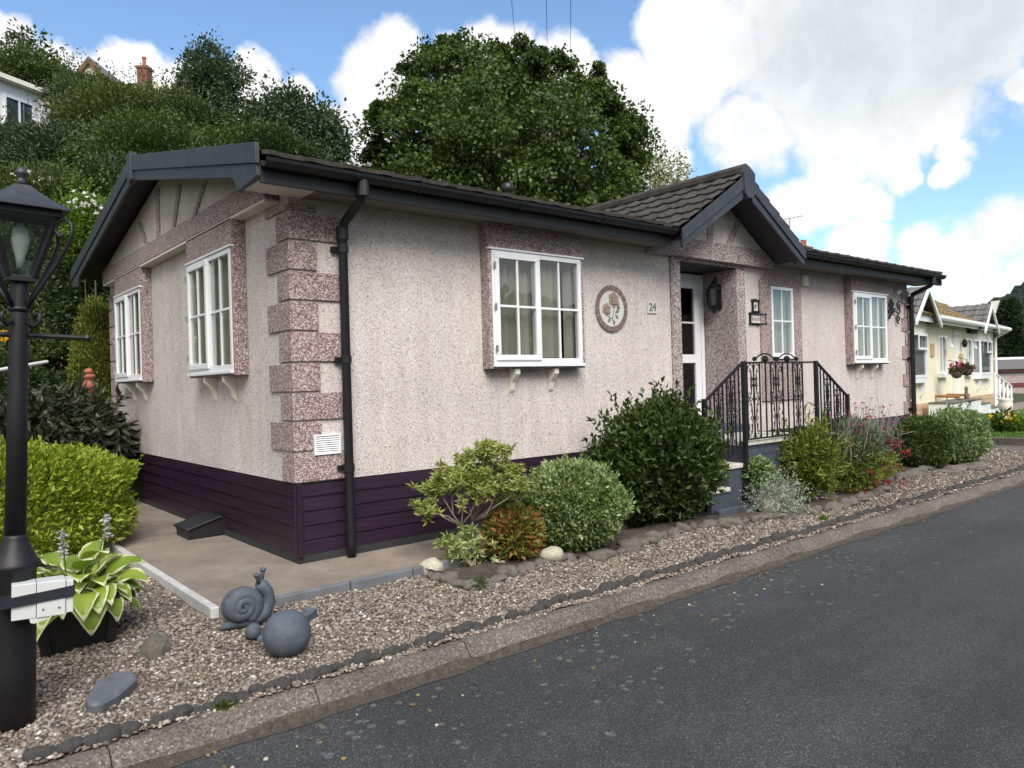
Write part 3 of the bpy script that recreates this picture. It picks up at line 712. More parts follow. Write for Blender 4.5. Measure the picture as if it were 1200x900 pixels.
# narrow window with a clipped-corner surround
sr = MB(); s0, s1, z0, z1 = 6.40, 7.42, 1.02, 2.69
a0, a1, b0, b1 = 6.655, 7.215, 1.575, 2.525
P = [(s0, 1.0), (a0, 1.0), (a0, b1), (a1, b1), (a1, 1.0), (s1, 1.0), (s1, 2.62), (s1-.16, z1), (s0+.18, z1), (s0, 2.55)]
for quad in ([(s0, 1.0), (a0, 1.0), (a0, b1), (s0, b1)], [(a1, 1.0), (s1, 1.0), (s1, b1), (a1, b1)], [(s0, b1), (s1, b1), (s1, 2.62), (s1-.16, z1), (s0+.18, z1), (s0, 2.58)], [(a0, 1.0), (a1, 1.0), (a1, b0-.03), (a0, b0-.03)]):
    sr.prism(quad, lambda p, q, t: fac(p, t, q), .001, .024)
sr.build('window_surround', 'red pebbledash', home)
window(home, fac, 6.66, 7.21, 1.58, 2.52, .02, split=False, blind='net')
# porch surround, door
ps = MB()
for a, b, c, d in ((4.56, PX0, ZB, 2.82), (PX1, 6.055, ZB, 2.82), (PX0, PX1, 2.695, 2.82)): sbox(ps, fac, a, b, c, d, .001, .022)
ps.build('porch_surround', 'mixed pebbledash', home, bevel=.003)
DY = .50
df = MB()
dfn = lambda s, o, z: (s, DY-o, z)
ring(df, dfn, 4.78, 5.855, .645, 2.665, .065, -.04, .03); door = df.build('door', 'white pvc', home, bevel=.005)
dl = MB(); ring(dl, dfn, 4.85, 5.785, .715, 2.597, .115, -.03, .022, .17); sbox(dl, dfn, 4.965, 5.67, 1.52, 1.63, -.03, .022); dl.build('door_leaf', 'white pvc', door, bevel=.005)
for a, b in ((.885, 1.52), (1.63, 2.482)):
    sbox(MB(), dfn, 4.965, 5.67, a, b, -.012, -.004).build('pane', 'dark glass', door)
gb = MB(); sbox(gb, dfn, 5.12, 5.14, 1.63, 2.482, -.004, .008); sbox(gb, dfn, 4.965, 5.12, 2.03, 2.05, -.004, .007); sbox(gb, dfn, 5.14, 5.67, 2.03, 2.05, -.004, .007); gb.build('glazing_bar', 'white pvc', door)
hd = MB(); sbox(hd, dfn, 4.88, 4.92, 1.48, 1.72, .022, .032); hd.tube([(4.9, DY-.03, 1.6), (4.9, DY-.075, 1.6), (5.02, DY-.075, 1.6)], .010, 8); hd.build('handle', 'steel', door)
MB().box(PX0+.01, PX1-.01, DY+.3, DY+.31, .7, 2.66).build('door_backing', 'interior', home)

# eaves, gutter, downpipes
sf = MB(); sf.box(-.345, .10, -.345, -.002, 2.792, 2.812); sf.build('soffit', 'cream soffit', home)
for xa, xb in ((.102, 4.14), (6.66, LX+.34)): MB().box(xa, xb, -.345, -.002, 2.792, 2.812).build('soffit', 'brown soffit', home)
for xa, xb in ((-.36, 4.14), (6.66, LX+.36)): MB().box(xa, xb, -.372, -.347, 2.765, 2.915).build('fascia', 'dark slate paint', home, bevel=.003)
gt = MB(); pr = [(.056*math.cos(t), .056*math.sin(t)) for t in np.linspace(math.pi, 2*math.pi, 9)]; pr2 = [(.049*math.cos(t), .049*math.sin(t)) for t in np.linspace(2*math.pi, math.pi, 9)]
def gutter_run(mb, xa, xb): mb.prism(pr+[(.062, .006)]+pr2+[(-.062, .006)], lambda p, q, t: (t, -.435+p, 2.915+q), xa, xb)
gutter_run(gt, -.36, 4.12); gt.build('gutter', 'black paint', home); gt = MB(); gutter_run(gt, 6.68, LX+.36); gt.build('gutter', 'black paint', home)
for x in np.r_[np.arange(.9, 4.1, 1.05), np.arange(7.2, 11.2, 1.0)]:
    gj = MB(); gj.prism([(1.12*a, 1.12*b) for a, b in pr]+[(.068, .012), (-.068, .012)], lambda p, q, t: (t, -.435+p, 2.915+q), x-.02, x+.02); gj.build('gutter_bracket', 'black paint', home)
def downpipe(x, top=2.86):
    d = MB(); d.tube([(x, -.435, top), (x, -.435, 2.80), (x, -.40, 2.74), (x, -.12, 2.62), (x, -.085, 2.55), (x, -.085, .12), (x, -.085, .0)], .036, 12)
    o = d.build('downpipe', 'black paint', home, smooth=True)
    for z in (2.42, 1.55, .70): c = MB(); c.lathe([(.043, -.03), (.043, .03)], (x, -.085, z), 12); c.box(x-.07, x+.07, -.046, -.004, z-.02, z+.02); c.build('pipe_clip', 'black paint', o)
    c = MB(); c.lathe([(.047, -.07), (.047, .03)], (x, -.085, 2.56), 12); c.build('pipe_collar', 'black paint', o); c = MB(); c.lathe([(.05, -.04), (.042, .08), (.036, .1)], (x, -.435, 2.80), 12); c.build('outlet', 'black paint', o)
downpipe(.40); downpipe(10.86)

# roof: tiled courses on two slopes
def tile_slope(mb, A, along, down, L, D, course=.30, pitch=.30, th=.022, roll=.024):
    A, along, down = np.array(A, float), np.array(along, float), np.array(down, float); nrm = np.cross(along, down); nrm *= np.sign(nrm[2]); nrm /= np.linalg.norm(nrm)
    n = max(2, int(L/pitch*8)); m = int(math.ceil(D/course)); s = np.linspace(0, L, n+1)
    prof = roll*np.maximum(0, np.sin(2*math.pi*s/pitch))**1.5
    vs = []; fs = []
    for i in range(m):
        d0, d1 = i*course, min(D, (i+1)*course+.03); k = len(vs)
        for q, d, h in ((0, d0, 0), (1, d1, th)):
            for j in range(n+1): vs.append(A+along*s[j]+down*d+nrm*(prof[j]+h+(rnd.uniform(-.003, .003))))
        for j in range(n+1): vs.append(A+along*s[j]+down*d1+nrm*(prof[j]+h-.03))
        for r_ in (0, 1):
            for j in range(n): a = k+r_*(n+1)+j; fs.append((a, a+1, a+n+2, a+n+1))
    mb.add(vs, fs)
def nv(v): v = np.array(v, float); return v/np.linalg.norm(v)
RIDGE = np.array([0, WY/2, 3.70]); EAVE = np.array([0, -.43, 2.955]); dn = EAVE-RIDGE; DL = np.linalg.norm(dn); dn /= DL
rf = MB()
for xa, xb, dl in ((-.37, 4.10, DL), (4.10, 6.70, DL-.9), (6.70, LX+.37, DL)): tile_slope(rf, (xa, WY/2, 3.70), (1, 0, 0), dn, xb-xa, dl, roll=.007)
dn2 = dn*np.array([1, -1, 1])
tile_slope(rf, (-.37, WY/2, 3.70), (1, 0, 0), dn2, LX+.74, DL)
roof = rf.build('roof', 'roof tile', home, recalc=False)
rc = MB(); rc.tube([(-.37, WY/2, 3.70), (LX+.37, WY/2, 3.70)], .10, 10); rc.build('ridge_tiles', 'roof tile', roof)
uo = MB()
ud = lambda yy: 2.925+.740*(yy+.36)/(WY/2+.36)
for xa, xb, ya in ((-.36, 4.10, -.36), (4.10, 6.70, .3), (6.70, LX+.36, -.36)): uo.add([(xa, ya, ud(ya)), (xb, ya, ud(ya)), (xb, WY/2, 3.665), (xa, WY/2, 3.665)], [(0, 1, 2, 3)])
uo.add([(-.36, WY+.36, 2.925), (LX+.36, WY+.36, 2.925), (LX+.36, WY/2, 3.665), (-.36, WY/2, 3.665)], [(0, 1, 2, 3)])
uo.build('roof_deck', 'dark soffit', roof, recalc=False)
vt = MB(); vt.lathe([(.10, -.05), (.055, .03), (.05, .10), (.062, .11), (.062, .17), (.03, .19)], (2.34, .2, 3.10), 14); vt.build('roof_vent', 'black plastic', roof, smooth=True)
sl = .755/(WY/2+.43)
# verge boards on the near gable end
def verge(parent, name='verge_board'):
    for sgn in (1, -1):
        Y = lambda yy: WY/2-(WY/2-yy)*sgn
        zt = lambda yy: 3.02+sl*(yy+.36)
        v = MB(); a, b = -.40, WY/2-.07
        v.prism([(Y(a), zt(a)+.02), (Y(b), zt(b)+.02), (Y(b), zt(b)-.135), (Y(a), zt(a)-.125)], lambda p, q, t: (t, p, q), -.402, -.372)
        v.prism([(Y(a+.02), zt(a)-.12), (Y(b), zt(b)-.13), (Y(b), zt(b)-.235), (Y(a+.55), zt(a+.55)-.225), (Y(a+.47), zt(a+.47)-.24), (Y(a+.40), zt(a+.40)-.33), (Y(a+.02), zt(a)-.205)], lambda p, q, t: (t, p, q), -.388, -.358)
        v.build(name, 'slate paint', parent, bevel=.004)
    v = MB(); v.prism([(WY/2-.075, 3.80), (WY/2+.075, 3.80), (WY/2+.075, 3.52), (WY/2, 3.49), (WY/2-.075, 3.52)], lambda p, q, t: (t, p, q), -.418, -.35); v.build('apex_cover', 'slate paint', parent, bevel=.005)
verge(home)
rv = MB()
for sgn in (1, -1):
    Y = lambda yy: WY/2-(WY/2-yy)*sgn
    rv.prism([(Y(-.40), 3.0), (Y(WY/2), 3.0+sl*(WY/2+.36)+.04), (Y(WY/2), 3.50), (Y(-.4), 2.76)], lambda p, q, t: (t, p, q), LX+.372, LX+.40)
rv.build('verge_board', 'slate paint', home)
# gable beam and studs on the near end
bm_ = MB(); sbox(bm_, gab, .16, WY-.16, 2.80, 2.985, .001, .125); bm_.build('gable_beam', 'red pebbledash', home, bevel=.003)
gw = MB(); gw.prism([(.16, 2.987), (WY-.16, 2.987), (WY/2, RZ-.005)], lambda p, q, t: gab(p, t, q), .001, .10); gw.build('gable_panel', 'pale pebbledash', home)
gs = MB(); sbox(gs, gab, .16, WY-.16, 2.775, 2.797, .001, .12); gs.build('gable_soffit', 'cream soffit', home)
for a, b in (((3.08, 3.50), (3.10, 2.987)), ((2.30, 3.38), (2.56, 2.987)), ((3.86, 3.29), (3.56, 2.987)), ((1.55, 3.23), (1.9, 2.987))):
    st = MB(); w = .055
    st.prism([(a[0]-w, a[1]), (a[0]+w, a[1]), (b[0]+w, b[1]), (b[0]-w, b[1])], lambda p, q, t: gab(p, t, q), .101, .116); st.build('gable_stud', 'red pebbledash', home)

# porch gable
PC, PF, PT, PW = 5.40, -.50, .62, 1.26
pg = MB(); pg.prism([(PC-1.25, 2.83), (PC+1.25, 2.83), (PC+.2, 3.48), (PC, 3.60), (PC-.2, 3.48)], lambda p, q, t: (p, t, q), -.08, .25)
porch = pg.build('porch_gable', 'pale pebbledash', home)
sb = MB(); sb.box(PC-1.25, PC+1.25, -.100, -.004, 2.735, 2.828); sb.box(PC-1.2, PC+1.2, -.094, -.081, 2.83, 2.95); sb.build('gable_beam', 'mixed pebbledash', porch)
for a, b in (((PC-.12, 3.48), (PC-.16, 2.95)), ((PC+.48, 3.30), (PC+.22, 2.95)), ((PC-.62, 3.15), (PC-.8, 2.95))):
    st = MB(); w = .055; st.prism([(a[0]-w, a[1]), (a[0]+w, a[1]), (b[0]+w, b[1]), (b[0]-w, b[1])], lambda p, q, t: (p, t, q), -.094, -.081); st.build('gable_stud', 'mixed pebbledash', porch)
for sg in (-1, 1):
    X = lambda d: PC+sg*d
    zt = lambda d: 3.70-PT*d
    v = MB(); v.prism([(X(.09), zt(.09)), (X(PW), zt(PW)), (X(PW), zt(PW)-.13), (X(.09), zt(.09)-.15)], lambda p, q, t: (p, t, q), PF-.03, PF)
    v.prism([(X(.09), zt(.09)-.14), (X(PW), zt(PW)-.12), (X(PW-.02), zt(PW-.02)-.215), (X(.09), zt(.09)-.255)], lambda p, q, t: (p, t, q), PF-.012, PF+.016)
    v.build('verge_board', 'slate paint', porch, bevel=.004)
    so_ = MB(); so_.add([(X(0), PF, zt(0)-.13), (X(PW), PF, zt(PW)-.13), (X(PW), .3, zt(PW)-.13), (X(0), .3, zt(0)-.13)], [(0, 1, 2, 3)]); so_.build('soffit', 'dark soffit', porch, recalc=False)
    # tiled slope running back into the main roof
    tr_ = MB(); D = nv((sg*1, 0, -PT)); tile_slope(tr_, (PC, PF-.01, 3.72), (0, 1, 0), D, 3.6, (PW+.03)*math.sqrt(1+PT*PT), .26, .26, .024, .016); tr_.build('porch_roof', 'roof tile', porch, recalc=False)
rt = MB(); rt.tube([(PC, PF, 3.735), (PC, 2.95, 3.735)], .085, 10); rt.build('ridge_tiles', 'roof tile', porch)
ap = MB(); ap.prism([(PC-.115, 3.70), (PC, 3.775), (PC+.115, 3.70), (PC+.095, 3.45), (PC+.05, 3.405), (PC-.05, 3.405), (PC-.095, 3.45)], lambda p, q, t: (p, t, q), PF-.05, PF+.02); ap.build('apex_cover', 'slate paint', porch, bevel=.005)

# small fixtures that belong to the home
av = MB(); ring(av, fac, .140, .362, .815, .972, .014, .001, .034)
for z in np.arange(.838, .955, .0165):
    av.prism([(.022, z), (.032, z-.010), (.030, z-.013), (.018, z-.002)], lambda p, q, t: fac(t, p, q), .154, .348)
sbox(av, fac, .15, .35, .825, .962, .001, .018); av.build('air_vent', 'white pvc', home)
ab = MB(); sbox(ab, fac, 7.47, 7.60, 2.57, 2.72, .001, .05); ab.build('junction_box', 'yellow render', home, bevel=.006)
cb = MB(); cb.tube([(LX-.5, -.03, 2.62), (LX-.42, -.06, 2.66)], .04, 10); cb.build('floodlight', 'white pvc', home)

# ------------------------------------------------------------------ things hung on the walls
def disc(mb, cx, cz, r, o0, o1, n=24, fn=fac, a0=0, sx=1, sz=1):
    mb.prism([(cx+r*sx*math.cos(a0+2*math.pi*k/n), cz+r*sz*math.sin(a0+2*math.pi*k/n)) for k in range(n)], lambda p, q, t: fn(p, t, q), o0, o1); return mb
px, pz, pr_ = 3.555, 2.09, .245
pq = thing('wall_plaque', 'round cream plaque with two roses and a brown segmented rim on the pebbledash wall', 'plaque', (px, 0, pz))
disc(MB(), px, pz, pr_, .001, .016, 40).build('backing', 'plaque white', pq)
rm = MB()
for k in range(18):
    a0, a1 = 2*math.pi*(k+.06)/18, 2*math.pi*(k+.94)/18; ts = np.linspace(a0, a1, 5); ro, ri = pr_+.002, pr_-.052
    rm.prism([(px+ro*math.cos(t), pz+ro*math.sin(t)) for t in ts]+[(px+ri*math.cos(t), pz+ri*math.sin(t)) for t in ts[::-1]], lambda p, q, t: fac(p, t, q), .014, .022)
rm.build('rim', 'copper rim', pq)
def rose(cx, cz, r):
    m = MB()
    for ring_r, cnt, pr2_, o in ((r*.72, 6, r*.40, .022), (r*.42, 5, r*.32, .025), (0, 1, r*.30, .028)):
        for k in range(cnt):
            t = 2*math.pi*k/cnt+ring_r*9; disc(m, cx+ring_r*math.cos(t), cz+ring_r*math.sin(t), pr2_, .016, o+.0003*k, 12)
    m.build('rose', 'rose pink', pq)
    m = MB()
    for k in range(3):
        t0 = .5+k*1.8; ts = np.linspace(t0, t0+1.6, 8); m.tube([fac(cx+r*(.3+.22*k)*math.cos(t), .0275, cz+r*(.3+.22*k)*math.sin(t)) for t in ts], .0035, 4)
    m.build('petal_line', 'copper rim', pq)
rose(px+.035, pz+.095, .075); rose(px-.082, pz-.012, .060)
lf = MB()
lf.tube([fac(px+.035, .019, pz+.02), fac(px+.025, .019, pz-.06), fac(px-.005, .019, pz-.13)], .0045, 5)
lf.tube([fac(px-.09, .019, pz-.06), fac(px-.03, .019, pz-.10), fac(px+.01, .019, pz-.10)], .004, 5)
for cx, cz, a in ((.10, .03, .9), (.085, -.03, .2), (.075, -.085, -.9), (.03, -.15, -1.5), (-.045, -.125, -2.3), (.105, .005, .5)):
    L_, w_ = .07, .032; d_ = np.array([math.cos(a), math.sin(a)]); p_ = np.array([-d_[1], d_[0]]); b_ = np.array([px+cx, pz+cz])-d_*L_/2
    lf.prism([tuple(b_), tuple(b_+d_*L_*.45+p_*w_/2), tuple(b_+d_*L_), tuple(b_+d_*L_*.45-p_*w_/2)], lambda p, q, t: fac(p, t, q), .016, .021)
lf.build('leaves', 'leaf grey', pq)

def text_mesh(name, txt, size, fn, s, z, o, mat, parent, ext=.002):
    cu = bpy.data.curves.new(name, 'FONT'); cu.body = txt; cu.size = size; cu.extrude = ext; cu.align_x = 'CENTER'; cu.align_y = 'CENTER'; cu.offset = .003
    ob = bpy.data.objects.new(name, cu); COL.objects.link(ob); dg = bpy.context.evaluated_depsgraph_get()
    me = bpy.data.meshes.new_from_object(ob.evaluated_get(dg)); bpy.data.objects.remove(ob)
    off = root_loc(parent)
    for v in me.vertices:
        q = fn(s+v.co.x, o+v.co.z, z+v.co.y); v.co = (q[0]-off.x, q[1]-off.y, q[2]-off.z)
    me.materials.clear(); me.materials.append(M(mat)); o_ = link_mesh(name, me, parent); return o_
hn = thing('house_number', 'square cream tile with the number 24 beside the rose plaque', 'house number', (4.23, 0, 2.13))
sbox(MB(), fac, 4.15, 4.31, 2.062, 2.198, .001, .014).build('plate', 'plaque white', hn, bevel=.003)
text_mesh('numerals', '24', .125, fac, 4.23, 2.13, .015, 'leaf grey', hn)
def framed_plate(name, label, cx, cz, w, h):
    t = thing(name, label, 'name plate', (cx, 0, cz)); f = MB(); ring(f, fac, cx-w/2, cx+w/2, cz-h/2, cz+h/2, .013, .001, .03)
    for sx in (-1, 1):
        for sz in (-1, 1): disc(f, cx+sx*w/2, cz+sz*h/2, .012, .001, .034, 10)
    n = max(2, round(w/.08))
    for k in range(1, n):
        for sz in (-1, 1): disc(f, cx-w/2+w*k/n, cz+sz*(h/2+.006), .010+(.006 if k == n//2 else 0), .002, .031, 10)
    f.build('frame', 'black paint', t); sbox(MB(), fac, cx-w/2+.01, cx+w/2-.01, cz-h/2+.01, cz+h/2-.01, .001, .014).build('plate', 'plaque white', t)
    return t
npl = framed_plate('number_plate', 'small square plate in a black iron frame above the long name plate', 6.29, 2.235, .14, .15)
m = MB(); disc(m, 6.29, 2.235, .022, .014, .018, 10); disc(m, 6.275, 2.215, .012, .014, .018, 8); disc(m, 6.308, 2.25, .012, .014, .018, 8); m.build('motif', 'leaf grey', npl)
nm = framed_plate('name_plate', 'long white name plate in a black scalloped iron frame by the narrow window', 6.335, 2.07, .36, .135)
m = MB()
for k, x in enumerate(np.r_[np.linspace(6.21, 6.32, 4), np.linspace(6.36, 6.46, 4)]):
    sbox(m, fac, x-.009, x+.009, 2.045, 2.10 if k % 4 == 0 else 2.085, .014, .0165)
m.build('lettering', 'copper rim', nm)

def spiral(c, r0, turns, fn, a0=0, sg=1, n=18):
    return [fn(c[0]+r0*(1-.8*k/n)*math.cos(a0+sg*2*math.pi*turns*k/n), c[1]+r0*(1-.8*k/n)*math.sin(a0+sg*2*math.pi*turns*k/n)) for k in range(n+1)]
wb_ = thing('wall_ornament', 'wrought iron scroll bracket with a leaf motif on the end wall beside the last window', 'wall ornament', (10.3, 0, 2.3))
f2 = lambda p, q: fac(p, .04, q)
m = MB()
m.tube(spiral((10.50, 2.42), .075, 1.1, f2, 1.2, 1), .012, 6); m.tube(spiral((10.47, 2.20), .07, 1.1, f2, -1.5, -1), .012, 6)
m.tube([f2(10.43, 2.42), f2(10.54, 2.33), f2(10.43, 2.26), f2(10.41, 2.18)], .012, 6); m.tube([f2(10.24, 2.30), f2(10.36, 2.32), f2(10.44, 2.30)], .011, 6)
m.build('scroll', 'black paint', wb_)
m = MB()
for k in range(7):
    a = -1.6+k*.55; m.prism([(10.24, 2.30), (10.24+.12*math.cos(a+1.9-.15), 2.30+.19*math.sin(a+1.9-.15)), (10.24+.15*math.cos(a+1.9), 2.30+.24*math.sin(a+1.9)), (10.24+.12*math.cos(a+1.9+.15), 2.30+.19*math.sin(a+1.9+.15))], lambda p, q, t: fac(p, t, q), .012+.003*k, .03+.003*k)
m.build('leaf', 'black paint', wb_)
wlb = thing('wall_lantern', 'dark carriage lantern fixed to the side wall of the porch recess', 'wall lamp', (5.87, .26, 2.36))
c_ = (5.765, .25, 2.36); m = MB(); m.lathe([(.02, .20), (.03, .17), (.085, .10), (.09, .085)], c_, 6); m.lathe([(.075, -.13), (.06, -.155), (.02, -.19), (.012, -.22)], c_, 6)
for k in range(6):
    t = 2*math.pi*k/6; m.bar((c_[0]+.085*math.cos(t), c_[1]+.085*math.sin(t), c_[2]+.09), (c_[0]+.072*math.cos(t), c_[1]+.072*math.sin(t), c_[2]-.13), .010, .010, (1, .1, 0))
m.box(5.845, 5.868, .20, .30, 2.20, 2.52); m.tube([(5.85, .25, 2.5), (5.80, .25, 2.62), (5.765, .25, 2.56)], .012, 6)
m.build('cage', 'black paint', wlb)
m = MB(); m.lathe([(.066, -.125), (.078, .085)], c_, 6); m.build('glass', 'dark glass', wlb)

# ------------------------------------------------------------------ landing, steps and ironwork
SX0, SX1, SY, SZ = 4.47, 5.83, -.985, .65
st = thing('entrance_steps', 'blue grey painted brick landing with pale slab top below the front door', 'steps', (5.15, -.5, -.05))
b = MB(); b.box(SX0, SX1, SY, -.02, -.15, SZ-.045); base_ = b.build('landing_base', 'plinth paint', st, bevel=.004)
cr = MB()                               # raised brick faces with sunk joints
for i, z in enumerate(np.arange(-.05, .57, .077)):
    x = SX0+.004-(.11 if i % 2 else 0)
    while x < SX1-.02:
        a_, b2 = max(SX0+.002, x), min(SX1-.002, x+.218)
        if b2-a_ > .03: cr.box(a_, b2, SY-.006, SY+.004, z+.004, z+.070)
        x += .228
cr.build('brick_face', 'plinth paint', st, bevel=.002)
b = MB(); b.box(SX0-.01, SX1+.01, SY-.03, -.022, SZ-.044, SZ); b.build('landing_slab', 'concrete slab', st, bevel=.006)
b = MB(); b.box(PX0+.03, PX1-.03, -.18, .40, SZ+.001, SZ+.09); b.build('threshold', 'plinth paint', st, bevel=.005)
for k, (xa, xb, z) in enumerate(((SX0-.30, SX0-.002, .43), (SX0-.60, SX0-.302, .21), (SX1+.002, SX1+.30, .43), (SX1+.302, SX1+.60, .21))):
    b = MB(); b.box(xa, xb, SY, -.02, -.15, z-.042); o = b.build('step', 'plinth paint', st, bevel=.004)
    b = MB(); b.box(xa-.012, xb-.001, SY-.02, -.024, z-.041, z); b.build('tread', 'concrete slab', o, bevel=.005)
b = MB(); b.box(SX0-.62, SX1+.62, SY-.10, SY-.034, -.15, .02); b.build('footing', 'plinth paint', st, bevel=.01)

rl = thing('railing', 'black wrought iron railing with scrolls round the front door landing', 'railing', (5.15, SY, SZ))
RY = SY-.045
def rpost(x, z0, z1, name='post', s=.021):
    b = MB(); b.box(x-s, x+s, RY-s, RY+s, z0, z1); return b.build(name, 'black paint', rl, bevel=.003)
XL, XR = 4.415, 5.885; RT = 1.475
p_ = rpost(XL, .02, RT+.012); b = MB(); b.box(XL-.03, XL+.03, RY-.03, RY+.04, .0, .16); b.build('socket', 'black paint', p_)
rpost(XR, .3, RT+.012); rpost(3.73, .02, 1.12); rpost(6.62, .05, 1.08)
fp = MB(); fp.box(XL+.022, XR-.022, RY-.010, RY+.010, RT-.015, RT+.005); front = fp.build('top_rail', 'black paint', rl, bevel=.002)
fp = MB(); fp.box(XL+.022, XR-.022, RY-.009, RY+.009, .665, .68); fp.build('bottom_rail', 'black paint', rl)
def sq(z0, z1, s=.0065):
    b = MB(); b.box(-s, s, -s, s, z0, z1); o = b.build('baluster', 'black paint', None, local=True); return o
proto_bal = sq(0, RT-.695)
def scroll_unit():      # a mirrored pair of C-scrolls with the arcs that tie them to their bars
    b = MB(); f = lambda p, q: (p, 0, q); w = .124
    for sg in (-1, 1):
        b.tube([f(sg*w*.98, -.01), f(sg*w*.90, .06), f(sg*w*.55, .105), f(sg*w*.12, .07), f(sg*.008, .0)], .0055, 5)
        b.tube([f(sg*w*.5, .10-.18), f(sg*w*.42, .115-.10)]+spiral((sg*w*.30, -.155), .034, 1.05, f, math.pi/2, -sg, 12), .0052, 5)
        b.tube([f(sg*w*.72, .055)]+spiral((sg*w*.72-sg*.012, .02), .026, .8, f, math.pi/2, sg, 8), .0050, 5)
    return b.build('scroll', 'black paint', None, local=True)
proto_scr = scroll_unit()
def put(proto, parent, x, z, rz=0, sx=1, sz=1):
    c = proto.copy(); COL.objects.link(c); c.parent = parent; c.location = Vector((x, RY, z))-root_loc(parent); c.scale = (sx, 1, sz); return c
us = [876, 884, 891, 898, 904, 910, 918, 924, 930, 935.5, 941]
xs_ = [float(on(u, 470, 'y', RY)[0]) for u in us]
for x in xs_: put(proto_bal, front, x, .68)
for k in (1, 5, 9):
    w = (xs_[k+1]-xs_[k-1])/2; s = w/.124
    for z, f in ((1.37, 1), (1.16, -1), (1.02, 1), (.76, -1)): put(proto_scr, front, xs_[k], z, sx=s, sz=f*.86)
# crest of two little arches with bosses
for xc in (float(on(896.5, 420, 'y', RY)[0]), float(on(922, 420, 'y', RY)[0])):
    b = MB(); w = .20
    b.tube([(xc-w, RY, RT+.03), (xc-w*.5, RY, RT+.075), (xc-w*.25, RY, RT+.088), (xc+w*.25, RY, RT+.088), (xc+w*.5, RY, RT+.075), (xc+w, RY, RT+.03)], .009, 6)
    for dx, r in ((-w, .024), (w, .024), (0, .034)): b.lathe([(r*.5, -r), (r, -r*.4), (r, r*.4), (r*.5, r)], (xc+dx, RY, RT+.035), 8)
    b.build('crest', 'black paint', rl)
# raking side panels
for sg, xa, za, xb, zb in ((-1, XL-.021, RT+.005, 3.752, 1.115), (1, XR+.021, RT+.005, 6.60, 1.075)):
    b = MB(); b.bar((xa, RY, za-.012), (xb, RY, zb-.012), .026, .022); rr = b.build('top_rail', 'black paint', rl, bevel=.002)
    drop = .81
    b = MB(); b.bar((xa, RY, za-drop), (xb, RY, zb-drop), .016, .016); b.build('bottom_rail', 'black paint', rl)
    n = 8
    for k in range(1, n+1):
        t = k/(n+1); x = xa+(xb-xa)*t; z = za+(zb-za)*t-drop; put(proto_bal, rr, x, z, sz=(drop-.02)/(RT-.695))
        if k in (3, 6):
            for dz, f in ((.66, 1), (.47, -1), (.36, 1), (.14, -1)): put(proto_scr, rr, x, z+dz, sx=.60, sz=f*.8)
for o in (proto_bal, proto_scr): bpy.data.objects.remove(o)

# ------------------------------------------------------------------ stones
stone_me = {}
def stone_mesh(kind, mat, sx, flat, rough, sub=3, flat_shade=False):
    key = (kind,)
    if key not in stone_me:
        ms = []
        for s in range(6):
            bm, V, T = blob_mesh(40+s*7+len(stone_me)*50, sub, flat, rough, sx); me = bpy.data.meshes.new(kind); bm.to_mesh(me); bm.free(); me.materials.append(M(mat)); (me.shade_flat() if flat_shade else me.shade_smooth()); ms.append(me)
        stone_me[key] = ms
    return stone_me[key]
def stone(name, label, x, y, z, s, me, group=None, rz=None, tilt=.2, cat='rock', scale=(1, 1, 1)):
    o = link_mesh(name, me); o.location = (x, y, z); o.scale = tuple(s*k for k in scale)
    o.rotation_euler = (rnd.uniform(-tilt, tilt), rnd.uniform(-tilt, tilt), rnd.uniform(0, 6.28) if rz is None else rz)
    return tag(o, label, cat, group)
# kerbside edging: low dark scalloped stones
ex = np.array([-2.2, -1.74, -1.16, -.6, -.227, .77, 2.6, 4.2, 5.86, 8, 10.3, 12.2]); ey = np.array([-1.845, -1.845, -1.84, -1.825, -1.81, -1.80, -1.80, -1.79, -1.775, -1.775, -1.79, -1.79])
dm = stone_mesh('edging_stone', 'dark stone', 1.1, .85, .34); x = -1.95
while x < 12.0:
    w = rnd.uniform(.034, .060); y = float(np.interp(x, ex, ey))
    stone('edging_stone', 'half buried dark grey lichen-spotted stone in the long row edging the gravel along the kerb', x, y+rnd.uniform(-.015, .015), float(gravel_z(x, y))+rnd.uniform(.0, .014), w, rnd.choice(dm), 'dark edging stones along the kerb', rz=rnd.uniform(-.3, .3), cat='edging stone', scale=(1, .72, rnd.uniform(.6, 1.0)))
    x += w*1.5*rnd.choice([1, 1, 1, 1.2])
gm = stone_mesh('rock', 'grey stone', 1.15, .8, .42); mm_ = stone_mesh('mossy_rock', 'mossy stone', 1.1, .85, .42); pm_ = stone_mesh('pale_rock', 'pale stone', 1.15, .8, .2)
bl_ = [(.70, -.80)] + [(x, y) for x, y in zip(BX, BYY)]; seg = np.array(bl_); dd = np.r_[0, np.cumsum(np.linalg.norm(np.diff(seg, axis=0), axis=1))]
s = .12
while s < dd[-1]:
    x, y = float(np.interp(s, dd, seg[:, 0])), float(np.interp(s, dd, seg[:, 1])); r = rnd.uniform(.042, .078)*(1.2 if x > 5 else 1)
    moss = rnd.random() < .3
    stone('rock', 'rounded mossy grey-green rock in the row edging the flower bed' if moss else 'rounded plain grey rock in the row edging the flower bed', x, y+rnd.uniform(-.03, .02), float(gravel_z(x, y))+r*rnd.uniform(.05, .3), r, rnd.choice(mm_ if moss else gm), 'mossy rocks edging the flower bed' if moss else 'grey rocks edging the flower bed', scale=(1, 1, rnd.uniform(.8, 1)))
    s += r*1.75
